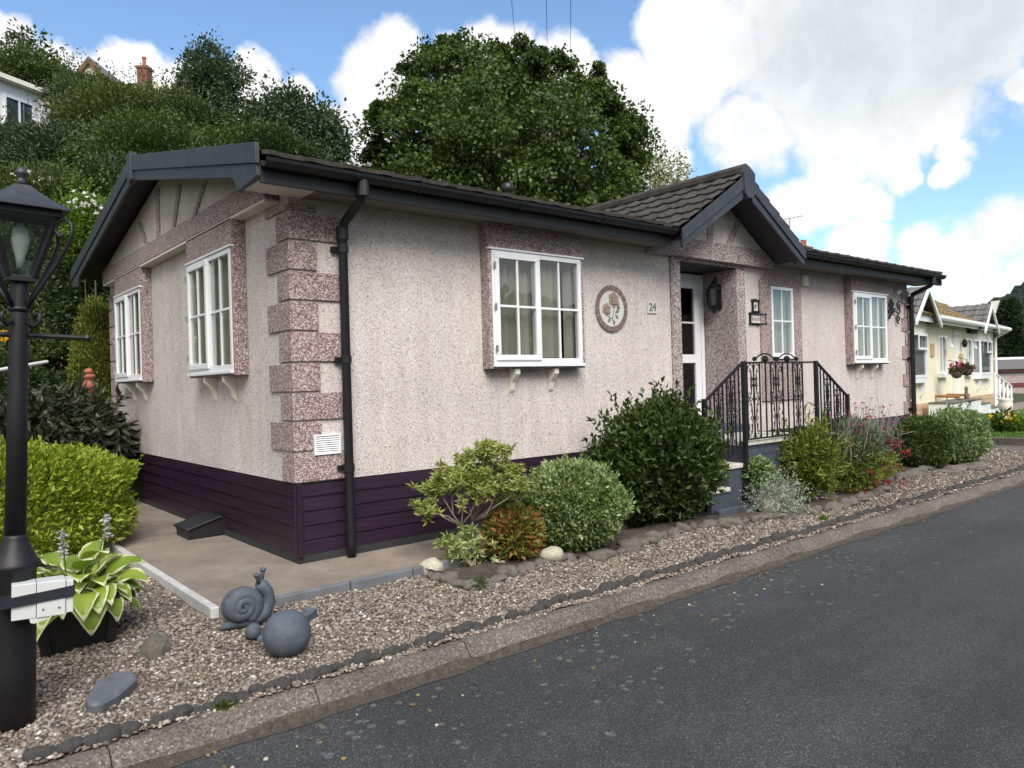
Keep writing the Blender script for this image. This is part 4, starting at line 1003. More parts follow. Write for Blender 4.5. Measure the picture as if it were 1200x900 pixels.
for (u, v, r, lab, me) in ((505, 670, .085, 'round pale cream stone at the path end of the flower bed', pm_[0]), (646, 653, .078, 'pale domed stone between the red shrub and the round variegated bush', pm_[1]),
                         (588, 661, .03, 'tiny white stone in front of the red-leaved shrub', pm_[2]), (972, 575, .085, 'larger yellowish stone at the foot of the red and green shrub', pm_[3]), (985, 573, .10, 'squarish cream stone behind the row of rocks by the silver plant', pm_[4]), (900, 597, .10, 'flat-topped pale rock beneath the silver grey plant', pm_[5])):
    q = on(u, v, 'z', -.04); stone('pale_rock', lab, q[0], q[1], -.05+r*.4, r, me)
for u, v, l in ((1113, 550, 'nearer of two flat round stepping slabs on the far gravel'), (1140, 545, 'farther of two flat round stepping slabs on the far gravel')):
    q = on(u, v, 'z', -.06); t = MB(); t.lathe([(.20, -.04), (.235, -.02), (.24, .02), (.22, .035)], (0, 0, 0), 20); t.map(lambda x, y, z: (x*1.3, y*.8, z+.012*math.sin(x*9)))
    o = t.build('stepping_stone', 'grey stone', None, local=True); o.location = (q[0], q[1], -.075); tag(o, l, 'stepping stone')
stone('rock', 'angular grey-green rock alone on the gravel near the plant pot', *on(181, 762, 'z', -.05)[:2], -.045, .085, stone_mesh('angular_rock', 'mossy stone', 1.1, .8, .5, 1, flat_shade=True)[2], tilt=.4)
sq_ = on(128, 812, 'z', -.09)
sm_ = MB(); sm_.prism([(-.15, -.035), (-.06, -.07), (.11, -.085), (.165, -.03), (.14, .055), (.03, .085), (-.10, .06), (-.165, .01)], lambda p, q, t: (p, q, t), -.035, .042)
o = sm_.build('slate_rock', 'slate stone', None, local=True, bevel=.012, seg=1); o.location = (sq_[0], sq_[1], -.098); o.rotation_euler = (.12, -.10, R(52)); tag(o, 'long flat blue-grey slate stone lying on the gravel by the lamp post', 'rock')

# ------------------------------------------------------------------ garden ornaments
sn = on(296, 735, 'z', -.05)
rz_s = R(-2)
sl_ = thing('snail_ornament', 'blue grey painted snail ornament with spiral shell and raised horned head', 'ornament', (sn[0]-.005, sn[1]+.06, -.052), rot=(0, 0, rz_s)); sl_.scale = (.88, .88, .84)
b = MB(); b.tube([(-.185, .0, .018), (-.12, 0, .032), (-.03, 0, .042), (.05, 0, .048), (.115, 0, .075), (.142, -.005, .14), (.135, -.01, .21), (.095, -.018, .265), (.068, -.025, .285)], [.012, .032, .05, .056, .054, .048, .040, .046, .03], 14)
b.tube([(.075, -.03, .285), (.058, -.038, .33), (.054, -.04, .345)], [.016, .013, .018], 8); b.tube([(.10, .012, .285), (.118, .022, .345), (.12, .024, .36)], [.016, .013, .018], 8)
b.lathe([(.02, -.012), (.024, 0), (.012, .012)], (.054, -.04, .352), 8); b.lathe([(.02, -.012), (.024, 0), (.012, .012)], (.12, .024, .367), 8)
b.build('body', 'blue grey paint', sl_, local=True, smooth=True)
b = MB(); n = 64; path = []; rad = []
for k in range(n+1):
    t = k/n; a = R(-70)+t*2*math.pi*2.35; rr = .088*(1-t)**.9+.004; path.append((-.045+rr*math.cos(a), -.012-.060*t, .150+rr*math.sin(a))); rad.append(.052*(1-t)**.75+.012)
b.tube(path, rad, 14); b.lathe([(.001, -.05), (.10, -.045), (.125, -.01), (.125, .02), (.09, .06), (.001, .075)], (0, 0, 0), 24)
k0 = len(path)*14
b.v = b.v[:k0]+[(-.045+x, z*.8+.0, .150+y) for x, y, z in b.v[k0:]]
b.build('shell', 'blue grey paint', sl_, local=True, smooth=True)
q = on(331, 769, 'z', -.118)
bl = MB(); bl.lathe([(.001, 0), (.05, .002), (.06, .006)]+[(.128*math.sin(t), .124-.128*math.cos(t)) for t in np.linspace(.55, 3.12, 26)], (0, 0, 0), 40)
o = bl.build('stone_ball', 'blue grey paint', None, local=True, smooth=True); o.location = (q[0]+.035, q[1]+.015, -.130); o.scale = (1.0,)*3; tag(o, 'large blue grey painted stone ball on the gravel in front of the snail', 'ornament')
q = on(293, 747, 'z', -.06); b = MB(); b.lathe([(.001, 0), (.030, .004), (.045, .03), (.042, .06), (.026, .082), (.001, .088)], (0, 0, 0), 16); b.lathe([(.001, 0), (.02, .004), (.024, .02), (.012, .04)], (.035, -.045, 0), 12)
o = b.build('small_snail', 'blue grey paint', None, local=True, smooth=True); o.location = (q[0]+.02, q[1]+.03, -.075); o.rotation_euler = (.3, .15, 0); tag(o, 'small blue grey painted lump ornament between the snail and the ball', 'ornament')
q = on(360, 724, 'z', -.06); b = MB(); b.prism([(-.055, 0), (.055, 0), (.06, .05), (.03, .075), (.004, .06), (-.004, .06), (-.05, .065)], lambda p, q_, t: (p, t, q_), -.035, .035); o = b.build('stone_block', 'blue grey paint', None, local=True, bevel=.008); o.location = (q[0], q[1], -.075); o.rotation_euler = (.15, -.12, .5); tag(o, 'small blue grey painted block behind the stone ball', 'ornament')
# black wedge box on the path
b = MB(); b.prism([(-.32, 0), (.02, 0), (.02, .16), (-.05, .16), (-.33, .085)], lambda p, q_, t: (p, t, q_), 1.62, 1.98); b.prism([(-.345, .078), (-.345, .096), (-.05, .180), (-.016, .180), (-.016, .16), (-.05, .16)], lambda p, q_, t: (p, t, q_), 1.60, 2.0)
o = b.build('wedge_box', 'black plastic', None, bevel=.006); tag(o, 'low black sloping box on the path against the purple plinth', 'drain cover')

# ------------------------------------------------------------------ lamp post with its taped box
lp = thing('lamp_post', 'black iron lamp post with a square lantern in the left foreground', 'lamp post', (-1.984, -1.432, -.14), rot=(.0286, .0357, 0))
b = MB(); b.lathe([(.092, -.1), (.088, .30), (.084, .70), (.098, .715), (.098, .735), (.085, .75), (.072, .78), (.055, .82), (.046, .845), (.044, .86)], n=24); b.build('base', 'black paint', lp, local=True, smooth=True)
b = MB(); b.lathe([(.043, .82), (.040, 1.4), (.036, 1.97), (.034, 1.99)], n=20)
for z in (1.86,): b.lathe([(.040, z-.012), (.047, z), (.040, z+.012)], n=20)
b.build('shaft', 'black paint', lp, local=True, smooth=True)
b = MB(); b.tube([(-.30, 0, 1.745), (.27, 0, 1.745)], .012, 8)
for sx in (-.30, .27): b.lathe([(.012, -.015), (.019, 0), (.012, .015)], (sx, 0, 1.745), 8)
b.build('crossbar', 'black paint', lp, local=True)
for k in range(4):
    a = math.pi/4+k*math.pi/2; d = np.array([math.cos(a), math.sin(a)]); f = lambda r, z: (d[0]*r, d[1]*r, z)
    b = MB(); b.tube([f(.035, 1.86), f(.09, 1.945), f(.16, 2.04), f(.215, 2.13), f(.243, 2.19), f(.240, 2.235), f(.21, 2.26), f(.175, 2.245), f(.165, 2.205), f(.185, 2.18), f(.205, 2.195)], [.0095]*6+[.008]*5, 7)
    b.tube([f(.04, 1.80), f(.075, 1.785), f(.10, 1.805), f(.10, 1.835), f(.08, 1.84)], .009, 6); b.build('scroll_arm', 'black paint', lp, local=True, smooth=True)
L0, L1, w0, w1 = 2.0, 2.295, .048, .128
fr = MB(); fr.box(-w0-.008, w0+.008, -w0-.008, w0+.008, L0-.02, L0+.006)
for sx in (-1, 1):
    for sy in (-1, 1): fr.bar((sx*w0, sy*w0, L0), (sx*w1, sy*w1, L1), .022, .022, (1, .3, 0))
for s_ in (-1, 1): fr.box(-w1-.01, w1+.01, s_*w1-.010, s_*w1+.010, L1-.03, L1+.004); fr.box(s_*w1-.010, s_*w1+.010, -w1+.01, w1-.01, L1-.031, L1+.003)
ln = fr.build('lantern', 'black paint', lp, local=True, bevel=.003)
g = MB(); q = [(-w0, -w0, L0), (w0, -w0, L0), (w0, w0, L0), (-w0, w0, L0), (-w1, -w1, L1-.02), (w1, -w1, L1-.02), (w1, w1, L1-.02), (-w1, w1, L1-.02)]
g.add(q, [(0, 1, 5, 4), (1, 2, 6, 5), (2, 3, 7, 6), (3, 0, 4, 7)]); g.build('glass', 'dusty glass', ln, local=True)
b = MB(); b.lathe([(.014, .04), (.018, .09), (.03, .13), (.036, .17), (.03, .215), (.012, .235)], (0, 0, L0), 14); b.build('bulb', 'bulb', ln, local=True, smooth=True)
b = MB(); rw = .168
prof = [(rw, L1+.0), (rw, L1+.008), (rw*.72, L1+.036), (rw*.40, L1+.078), (.03, L1+.115)]
vs = []; fs = []
for r, z in prof:
    for sx, sy in ((-1, -1), (1, -1), (1, 1), (-1, 1)): vs.append((sx*r, sy*r, z))
for i in range(4):
    for k in range(4): fs.append((i*4+k, i*4+(k+1) % 4, i*4+4+(k+1) % 4, i*4+4+k))
fs += [(3, 2, 1, 0), (16, 17, 18, 19)]; b.add(vs, fs); b.build('lantern_roof', 'slate paint', ln, local=True)
b = MB(); b.lathe([(.026, 0), (.014, .02), (.014, .03), (.024, .042), (.026, .055), (.016, .07), (.004, .078)], (0, 0, L1+.12), 14); b.build('finial', 'slate paint', ln, local=True, smooth=True)
bx_ = thing('electric_box', 'white plastic electrical box strapped to the lamp post with black tape', 'junction box', (-1.90, -1.545, .44), rot=(0, R(2), R(-5)))
b = MB(); b.box(-.085, .005, -.05, .05, -.075, .078); b.box(.007, .115, -.056, .05, -.075, .078); b.box(.117, .145, -.05, .05, -.070, .072); b.build('case', 'box white', bx_, local=True, bevel=.003)
b = MB(); b.prism([(-.13, -.018), (.15, .004), (.15, .05), (-.13, .022)], lambda p, q_, t: (p, t, q_), -.062, .054); b.build('tape', 'tape', bx_, local=True)
b = MB()
for sx in (.03, .09): b.tube([(sx, -.056, -.04), (sx, -.059, -.04)], .005, 8)
b.build('screw', 'steel', bx_, local=True)
b = MB(); b.prism([(-.02, -.076), (.05, -.076), (.055, -.085), (.0, -.098), (-.015, -.094)], lambda p, q_, t: (p, t, q_), -.05, -.02); b.build('lid_flap', 'box white', bx_, local=True)

# ------------------------------------------------------------------ planter and hosta
pt = on(90, 757, 'z', -.05)
pot = thing('plant_pot', 'square black plastic planter with ribbed corners on the gravel by the lamp post', 'plant pot', (-1.60, -.62, -.06), rot=(0, 0, R(-3)))
b = MB(); H_ = .285; a_, c2 = .165, .195
for (r0_, r1_, z0, z1) in ((a_, c2, 0, H_),):
    vs = [(-r0_, -r0_, z0), (r0_, -r0_, z0), (r0_, r0_, z0), (-r0_, r0_, z0), (-r1_, -r1_, z1), (r1_, -r1_, z1), (r1_, r1_, z1), (-r1_, r1_, z1),
          (-r1_+.02, -r1_+.02, z1), (r1_-.02, -r1_+.02, z1), (r1_-.02, r1_-.02, z1), (-r1_+.02, r1_-.02, z1), (-r0_, -r0_, z1-.08), (r0_, -r0_, z1-.08), (r0_, r0_, z1-.08), (-r0_, r0_, z1-.08)]
    fs = [(3, 2, 1, 0)]
    for o_ in (0, 4, 8):
        if o_ == 0: fs += [(k, (k+1) % 4, 4+(k+1) % 4, 4+k) for k in range(4)]
        else: fs += [(o_+k, o_+(k+1) % 4, o_+4+(k+1) % 4, o_+4+k) for k in range(4)]
    b.add(vs, fs)
b.build('tub', 'black plastic', pot, local=True, bevel=.008)
b = MB()
for sx in (-1, 1):
    for sy in (-1, 1): b.bar((sx*.150, sy*.172, -.02), (sx*.178, sy*.196, H_), .05, .02, (0, 1, 0)); 
b.box(-.20, .20, -.203, -.186, H_-.045, H_+.004); b.box(-.20, .20, .186, .203, H_-.045, H_+.004); b.box(-.203, -.186, -.185, .185, H_-.045, H_+.004); b.box(.186, .203, -.185, .185, H_-.045, H_+.004)
b.build('rim', 'black plastic', pot, local=True, bevel=.004)
b = MB(); b.box(-.175, .175, -.175, .175, H_-.09, H_-.05); b.build('compost', 'soil', pot, local=True)

def hosta(base):
    t = thing('hosta', 'lime green hosta with cream leaf margins growing in the black planter', 'plant', base)
    r = np.random.default_rng(5); V = []; F = []; MI = []; nl = 60
    cols = np.array([-1, -.8, -.4, 0, .4, .8, 1.]); NR = 10; stemsb = MB()
    for i in range(nl):
        layer = i/nl; az = i*2.399+r.uniform(-.3, .3); el = .15+1.05*layer**1.2+r.uniform(-.12, .12)
        L_ = r.uniform(.185, .26)*(1-.12*layer); Wd = L_*r.uniform(.33, .41); sl2 = r.uniform(.15, .30)*(1.0-.1*layer)
        hd = np.array([math.cos(az), math.sin(az), 0]); sd_ = np.array([-hd[1], hd[0], 0]); roll = r.uniform(-.35, .35)
        p0 = np.array([0, 0, .0])+hd*.03; p1 = p0+sl2*(hd*math.cos(el)+np.array([0, 0, math.sin(el)]))
        stemsb.tube([p0+np.array(base), (p0+p1)/2+np.array([0, 0, .02])+np.array(base), p1+np.array(base)], [.007, .006, .005], 5)
        k0 = len(V); ang = el*.75; pos = p1.copy(); rows = []
        for j in range(NR+1):
            s = j/NR; w = Wd*(math.sin(math.pi*min(1, s*.98+.02)**.62))**.9 if 0 < s < 1 else .002
            tdir = hd*math.cos(ang)+np.array([0, 0, math.sin(ang)]); nrm = np.cross(sd_, tdir)*-1; nrm = np.cross(tdir, sd_)*1.0
            sdr = sd_*math.cos(roll)+nrm*math.sin(roll)
            for c in cols:
                up = .22*abs(c)**1.6*w*1.1 + .012*math.sin(c*9+j*.8)*.5*abs(c) - .006*abs(math.sin(c*8))
                V.append(pos+sdr*c*w+np.array([0, 0, 1])*up+rng.normal(0, .0012, 3))
            pos = pos+tdir*L_/NR; ang -= (.10+.20*(1-layer))*(.8 if s < .4 else 1.3)*.75
        for j in range(NR):
            for q in range(6):
                a = k0+j*7+q; F.append((a, a+1, a+8, a+7)); MI.append(1 if q in (0, 5) or j == NR-1 else 0)
    V = np.array(V)+np.array(base); mesh_np('leaves', V, F, None, t, smooth=True, mats=['hosta blade', 'hosta margin'], midx=MI)
    # flower spikes
    for dx, dy, h, full in ((.10, .0, .50, True), (-.13, .10, .40, False), (-.02, .05, .42, True)):
        q = np.array(base)+np.array([dx, dy, 0]); tp = q+np.array([dx*.8, dy*.3, h]); stemsb.tube([q, (q+tp)/2+np.array([0, 0, .03]), tp], [.005, .004, .002], 5)
        n = 60 if full else 14; z = r.uniform(0, .15, n); P = tp-np.array([0, 0, .0])-np.c_[np.zeros((n, 2)), z]+r.normal(0, .006, (n, 3)); D = unit(np.c_[r.normal(0, 1, (n, 2)), np.full(n, -.4)])
        Vf, Tf = leaf_mesh(P, D, .026, .5, .2); mesh_np('blossom', Vf, Tf, 'petal lilac', t)
    stemsb.build('stems', 'leaf lime', t)
hosta((-1.60, -.62, .15))

# ------------------------------------------------------------------ shrubs of the bed
GZ = -.03
# clipped golden hedge at the left
shrub('hedge', 'clipped golden-green rounded hedge bush behind the planter at the left', 'hedge', (-1.75, 2.35, GZ), (-1.75, 2.35, .40), (1.09, .95, .48), 24000, .052, 'leaf gold hedge', lump=.09, freq=4.5, deep=.12, p=2.9, up=.5, sprigs=520, slen=.10, seed=4, w=.5)
# pieris: bare stems, pads of foliage
def pieris():
    base = np.array([1.02, -.79, GZ]); t = thing('pieris_shrub', 'open yellow-green pieris shrub with bare forked stems against the dark plinth', 'shrub', base)
    Dp = 5.76
    pads = [(580, 530, .13), (555, 540, .15), (545, 560, .14), (528, 562, .13), (505, 575, .09), (500, 596, .085), (515, 572, .09), (560, 575, .15), (580, 575, .14), (598, 552, .085), (610, 570, .09), (595, 590, .10), (540, 548, .10), (570, 555, .14), (572, 525, .10)]
    P = []; D = []; tips = []
    for u, v, r in pads:
        c = at(u, v, Dp+rnd.uniform(-.16, .16)); r *= .86; tips.append(c-np.array([0, 0, r*.35])); nr = 19   # rosettes
        cc_ = c+rng.normal(0, 1, (nr, 3))*np.array([r, r, r*.62])*.55
        for q in cc_:
            m = 26; az = rng.uniform(0, 6.28, m); el = rng.normal(.15, .45, m); P.append(q+rng.normal(0, .008, (m, 3))); D.append(np.c_[np.cos(az)*np.cos(el), np.sin(az)*np.cos(el), np.sin(el)])
    V, T = leaf_mesh(np.concatenate(P), np.concatenate(D), .055, .27, .10, .1); mesh_np('foliage', V, T, 'leaf pieris', t)
    mb = MB()
    fork = [base+np.array([-.05, .02, .28]), base+np.array([.05, .0, .30])]
    for k, f in enumerate(fork): mb.tube([base+np.array([-.02+.04*k, 0, 0]), (base+f)/2+rng.normal(0, .01, 3), f], [.014, .012, .010], 7)
    for tp in tips:
        f = fork[0] if tp[0]+tp[1]*.3 < (base[0]+base[1]*.3) else fork[1]; m = (f+tp)/2+rng.normal(0, .03, 3)-np.array([0, 0, .02]); mb.tube([f, m, tp], [.009, .006, .004], 6)
    mb.build('stem', 'pale twig', t, smooth=True)
pieris()
def small_variegated():
    base = np.array([.97, -.90, GZ]); t = thing('variegated_shrub', 'small loose cream and lime shrub in front of the pieris stems', 'shrub', base); P = []; D = []; mb = MB()
    for u, v, r in [(550, 628, .08), (535, 640, .09), (562, 640, .09), (548, 652, .10), (527, 652, .06), (565, 655, .08), (523, 634, .04), (545, 662, .07)]:
        c = at(u, v, 5.68+rnd.uniform(-.08, .08)); mb.tube([base+rng.normal(0, .015, 3)*np.array([1, 1, 0]), (base+c)/2+rng.normal(0, .02, 3), c], [.006, .005, .003], 5)
        for q in c+rng.normal(0, 1, (11, 3))*r*.5:
            m = 15; az = rng.uniform(0, 6.28, m); el = rng.normal(.2, .45, m); P.append(q+rng.normal(0, .006, (m, 3))); D.append(np.c_[np.cos(az)*np.cos(el), np.sin(az)*np.cos(el), np.sin(el)])
    V, T = leaf_mesh(np.concatenate(P), np.concatenate(D), .05, .3, .1, .1); mesh_np('foliage', V, T, 'leaf cream', t); mb.build('stem', 'pale twig', t)
small_variegated()
shrub('red_shrub', 'low shrub with orange-red and green leaves beside the round variegated bush', 'shrub', (1.33, -.96, GZ), (1.33, -.96, .16), (.23, .20, .20), 2400, .058, 'leaf red', w=.46, lump=.2, freq=3, deep=.3, up=.3, seed=9, nstem=4, sr=.006, sprigs=12, slen=.08)
shrub('euonymus_ball', 'neatly clipped round variegated bush left of the big dark bush', 'shrub', (1.97, -.98, GZ), (1.97, -.98, .31), (.445, .42, .36), 20000, .034, 'leaf variegated', w=.6, lump=.10, freq=4.5, deep=.15, up=.4, sprigs=260, slen=.075, seed=10, nstem=5)
shrub('dark_shrub', 'large loose dark green bush left of the entrance steps', 'shrub', (3.28, -.82, GZ), (3.30, -.80, .53), (.66, .54, .57), 11500, .068, 'leaf laurel', w=.48, lump=.22, freq=3.2, deep=.3, up=.5, sprigs=330, slen=.21, seed=11, nstem=12, sr=.012)
# silver santolina
def silver():
    base = np.array([4.62, -1.16, GZ]); t = thing('silver_plant', 'silvery grey wispy plant at the foot of the blue grey landing', 'plant', base)
    n = 420; az = rng.uniform(0, 6.28, n); el = rng.uniform(.15, 1.45, n); d = np.c_[np.cos(az)*np.cos(el), np.sin(az)*np.cos(el), np.sin(el)]; L_ = rng.uniform(.22, .46, n)
    d += np.array([.0, -.12, 0]); st_ = base+rng.normal(0, .06, (n, 3))*np.array([1.4, 1, .2])
    P = []; D = []
    for k in range(16):
        q = (k+1)/16; P.append(st_+d*(L_*q)[:, None]-np.c_[np.zeros((n, 2)), .10*q*q*np.cos(el)]); D.append(unit(d*.6+rng.normal(0, .7, (n, 3))))
    V, T = leaf_mesh(np.concatenate(P), np.concatenate(D), .034, .28, .1); mesh_np('foliage', V, T, 'leaf silver', t)
    P, dq = shrub_pts(1500, base+np.array([-.05, .12, .33]), (.16, .14, .17), .2, 3, .3, seed=3); V, T = leaf_mesh(P, unit(dq+rng.normal(0, .5, P.shape)), .06, .5); mesh_np('grey_leaves', V, T, 'leaf variegated pale', t)
silver()
shrub('nandina', 'yellow-green airy shrub at the right-hand corner of the landing', 'shrub', (5.42, -1.16, GZ), (5.46, -1.14, .33), (.36, .26, .36), 3200, .078, 'leaf nandina', w=.26, lump=.4, freq=2.6, deep=.4, up=.4, sprigs=90, slen=.26, seed=14, nstem=10, sr=.007)
def lychnis():
    base = np.array([6.45, -1.12, GZ]); t = thing('campion', 'grey-stemmed flowering plant with scattered magenta blooms by the landing', 'plant', base)
    P, dq = shrub_pts(7500, base+np.array([.22, .05, .40]), (.74, .36, .38), .22, 2.6, .4, seed=15); V, T = leaf_mesh(P, unit(dq+rng.normal(0, .6, P.shape)+np.array([0, 0, .5])), .066, .28); mesh_np('foliage', V, T, 'leaf grey green', t)
    n = 190; st_ = base+np.c_[rng.uniform(-.55, 1.05, n), rng.uniform(-.25, .30, n), rng.uniform(.25, .5, n)]; d = unit(np.c_[rng.normal(.12, .32, n), rng.normal(0, .2, n), np.ones(n)]); L_ = rng.uniform(.25, .62, n)
    mb = MB(); tips = []
    for i in range(n):
        tp = st_[i]+d[i]*L_[i]; mb.tube([st_[i], (st_[i]+tp)/2+rng.normal(0, .025, 3), tp], .0029, 3, cap=False); tips.append(tp)
        if i % 2 == 0:
            m = st_[i]+d[i]*L_[i]*.6; q = m+unit(rng.normal(0, 1, 3)+np.array([0, 0, .8]))*L_[i]*.35; mb.tube([m, q], .0024, 3, cap=False); tips.append(q)
    mb.build('stems', 'stem silver', t)
    tips = np.array(tips); k = rng.random(len(tips)) < .42; tp = tips[k]; m = 7; P = np.repeat(tp, m, 0); D = np.c_[rng.normal(0, 1, (len(P), 2)), rng.uniform(.1, .5, len(P))]
    V, T = leaf_mesh(P, unit(D), .021, .9, .05, 0); mesh_np('blossom', V, T, 'petal magenta', t)
lychnis()
shrub('crimson_shrub', 'low shrub with crimson leaf tips spilling over the rocks', 'shrub', (6.35, -1.22, GZ), (6.5, -1.20, .22), (.72, .28, .28), 3600, .058, 'leaf nandina', w=.3, lump=.3, freq=3, deep=.35, up=.3, seed=16, nstem=6, sr=.006)
def crimson():
    t = bpy.data.objects['crimson_shrub']; c = np.array([6.62, -1.24, .24]); P, dq = shrub_pts(105, c, (.78, .30, .34), .3, 3, .1, 2, 0, 17); P2, D2 = sprig_pts(P, unit(dq+rng.normal(0, .3, P.shape)), .09, 12)
    V, T = leaf_mesh(P2, D2, .042, .32); mesh_np('red_foliage', V, T, 'leaf crimson', t)
crimson()
def heuchera(): 
    t = shrub('purple_plant', 'deep purple leaved plant behind the campion against the plinth', 'plant', (7.9, -.45, GZ), (7.7, -.45, .36), (.95, .25, .30), 1700, .085, 'petal purple', w=.6, lump=.25, deep=.35, up=.4, seed=18, nstem=5, sr=.006)
heuchera()
shrub('euonymus_bush', 'far pale variegated rounded bush at the gravel end by the drainpipe', 'shrub', (10.0, -1.0, GZ), (9.98, -1.0, .33), (.58, .46, .40), 12000, .046, 'leaf variegated pale', w=.55, lump=.13, freq=4, deep=.16, up=.35, seed=19, nstem=5, sprigs=160, slen=.10)
shrub('green_bush', 'mid green rounded bush touching the left of the far variegated bush', 'shrub', (9.05, -.92, GZ), (9.05, -.92, .30), (.44, .40, .38), 9000, .042, 'leaf hill', w=.5, lump=.13, freq=4, deep=.16, up=.35, seed=20, nstem=5, sprigs=120, slen=.10)

# ------------------------------------------------------------------ the garden behind the gable end
shrub('laurel_bush', 'dark drooping purple-green leaved bush between the gold hedge and the gable wall', 'shrub', (-1.05, 4.7, GZ), (-1.05, 4.7, .62), (1.0, .85, .78), 7000, .13, 'leaf purple', w=.42, lump=.15, freq=2.6, deep=.25, up=-.55, seed=21, nstem=8, sprigs=50, slen=.25)
shrub('gold_conifer', 'golden green column-shaped conifer beside the back corner of the home', 'conifer', (.02, 6.75, .0), (.02, 6.75, 1.35), (.40, .40, 1.38), 16000, .06, 'leaf gold conifer', w=.3, lump=.10, freq=3, deep=.2, up=1.0, seed=22, nstem=4)
def px_shrub(name, label, u, v, pw, ph, dep, mat, n, size, seed, cat='shrub', group=None, **k):
    c = at(u, v, dep); sc = dep/FPX; rx = pw*sc; rz = ph*sc; gz = float(ground_z(c[0], c[1])); base = (c[0], c[1], min(gz, c[2]-rz*.6))
    return shrub(name, label, cat, base, c, (rx, rx*.9, rz), n, size, mat, group=group, seed=seed, **k)
HS = [
 ('lime green bush with pale flowers beside the lantern roof', 104, 272, 34, 44, 11.5, 'leaf lime', 3000, .12),
 ('dark bush below the verge board at the back corner', 105, 352, 50, 66, 12.0, 'leaf dark', 4200, .13),
 ('mid green bush left of the lamp shaft behind the crossbar', 10, 330, 60, 62, 12.5, 'leaf hill', 5200, .13),
 ('low green bush behind the pale handrail', 25, 405, 40, 36, 11.5, 'leaf hill', 4200, .12),
 ('olive bush above the lantern finial', 30, 245, 74, 52, 15.0, 'leaf olive', 5200, .15),
 ('broad dark bush on the bank between lantern and verge', 125, 250, 70, 62, 16.5, 'leaf dark', 5200, .17),
 ('wide mid green bush above the gable apex', 175, 190, 80, 52, 19.0, 'leaf hill', 6000, .18),
 ('dark green bush left of the gable apex', 70, 198, 76, 52, 19.5, 'leaf bluegreen', 6000, .18),
 ('dark bush at the left edge below the white cabin', 5, 205, 60, 48, 19.0, 'leaf dark', 4600, .18),
 ('olive tufted bush in the middle of the bank', 145, 148, 72, 40, 22.0, 'leaf olive', 5200, .19),
 ('green bush right of the white cabin', 104, 134, 44, 32, 23.0, 'leaf bluegreen', 4600, .19),
 ('large green bush hiding the foot of the brick house', 118, 124, 60, 26, 27.0, 'leaf hill', 4800, .22),
 ('rounded green bush on the crest above the white cabin', 36, 92, 52, 22, 27.0, 'leaf hill', 5200, .22),
 ('dark bush under the sparse crest tree', 232, 160, 58, 38, 22.5, 'leaf dark', 4600, .19),
 ('olive bush on the bank right of the chimney', 200, 140, 44, 32, 25.0, 'leaf olive', 3800, .21),
 ('mid green bush above the eaves corner', 285, 182, 52, 30, 20.5, 'leaf hill', 4200, .18),
 ('dark bush behind the front eaves', 330, 190, 60, 34, 20.0, 'leaf dark', 4200, .18),
 ('small pale leaved bush at the left edge by the gold hedge', 18, 470, 50, 52, 10.2, 'leaf dark', 3600, .12),
 ('bushy green shrub between the brick pillar and lamp shaft', 60, 372, 44, 36, 13.2, 'leaf bluegreen', 3400, .14),
]
for i, (lab, u, v, w, h, dep, mat, n, sz) in enumerate(HS):
    px_shrub('bank_shrub', lab, u, v, w, h, dep, mat, int(n*4.8), sz*.48, 50+i, group='shrubs on the bank', lump=.40, freq=3.8, deep=.32, up=.15, sprigs=150, slen=.55*sz/.15, w=.5, nstem=0 if i in (1, 5) else 4)
def petals(u, v, dep, w, h, n, size, mat, parent):
    c = at(u, v, dep); s = dep/FPX; P = c+rng.normal(0, .5, (n, 3))*np.array([w*s, w*s, h*s]); V, T = leaf_mesh(np.repeat(P, 5, 0), rdir(n*5), size, .8); mesh_np('blossom', V, T, mat, parent)
petals(100, 240, 10.9, 26, 12, 26, .045, 'petal white', bpy.data.objects['bank_shrub'])
petals(28, 206, 14.2, 32, 6, 10, .07, 'petal white', bpy.data.objects['bank_shrub.004'])
petals(48, 136, 20.0, 12, 16, 10, .10, 'petal lilac', bpy.data.objects['bank_shrub.008'])
shrub('orange_flower', 'small orange flowered plant at the left edge beside the lamp shaft', 'plant', tuple(at(3, 410, 9.4)), at(3, 394, 9.4), (.07, .07, .05), 90, .05, 'petal yellow', w=.7, nstem=2, sr=.006, seed=3)
# brick pillar, pots, handrail
bq = at(86, 412, 12.2); bp_ = thing('brick_wall', 'broken red brick wall end behind the dark drooping bush', 'wall', (bq[0], bq[1], bq[2]-.5))
m = MB()
for i in range(9):
    z = bq[2]-.38+i*.075; w = .26 if i < 5 else .17
    for k in range(3): m.obox((bq[0]+(-.5+k*.5)*w*1.3+.03*(i % 2)+(.06 if i > 4 else 0), bq[1], z), (w*.31, 0, 0), (0, .1, 0), (0, 0, .034))
m.build('brick_course', 'brick red', bp_, bevel=.004)
pq_ = at(104, 443, 9.6)
t = thing('terracotta_pot', 'two tiered terracotta chimney pot ornament against the gold conifer', 'pot', (pq_[0], pq_[1], pq_[2]-.30))
m = MB(); m.lathe([(.09, -.30), (.07, -.12), (.085, -.10), (.06, -.06), (.05, -.01), (.075, .0), (.08, .03), (.06, .05)], tuple(pq_), 16); m.build('pot', 'terracotta', t, smooth=True); m = MB(); m.lathe([(.001, .05), (.05, .06), (.055, .09), (.03, .12), (.001, .125)], tuple(pq_), 14); m.build('ball_finial', 'terracotta', t, smooth=True)
a, b = at(-20, 437, 8.2), at(55, 424, 9.4); t = thing('handrail', 'pale metal handrail rising behind the lamp shaft', 'handrail', tuple(b-np.array([0, 0, .9])))
m = MB(); m.tube([a, b], .022, 8); m.build('rail', 'white pvc', t); m = MB(); m.tube([a*.45+b*.55-np.array([0, 0, 1.0]), a*.45+b*.55-np.array([0, 0, .02])], .018, 8); m.build('post', 'steel', t)

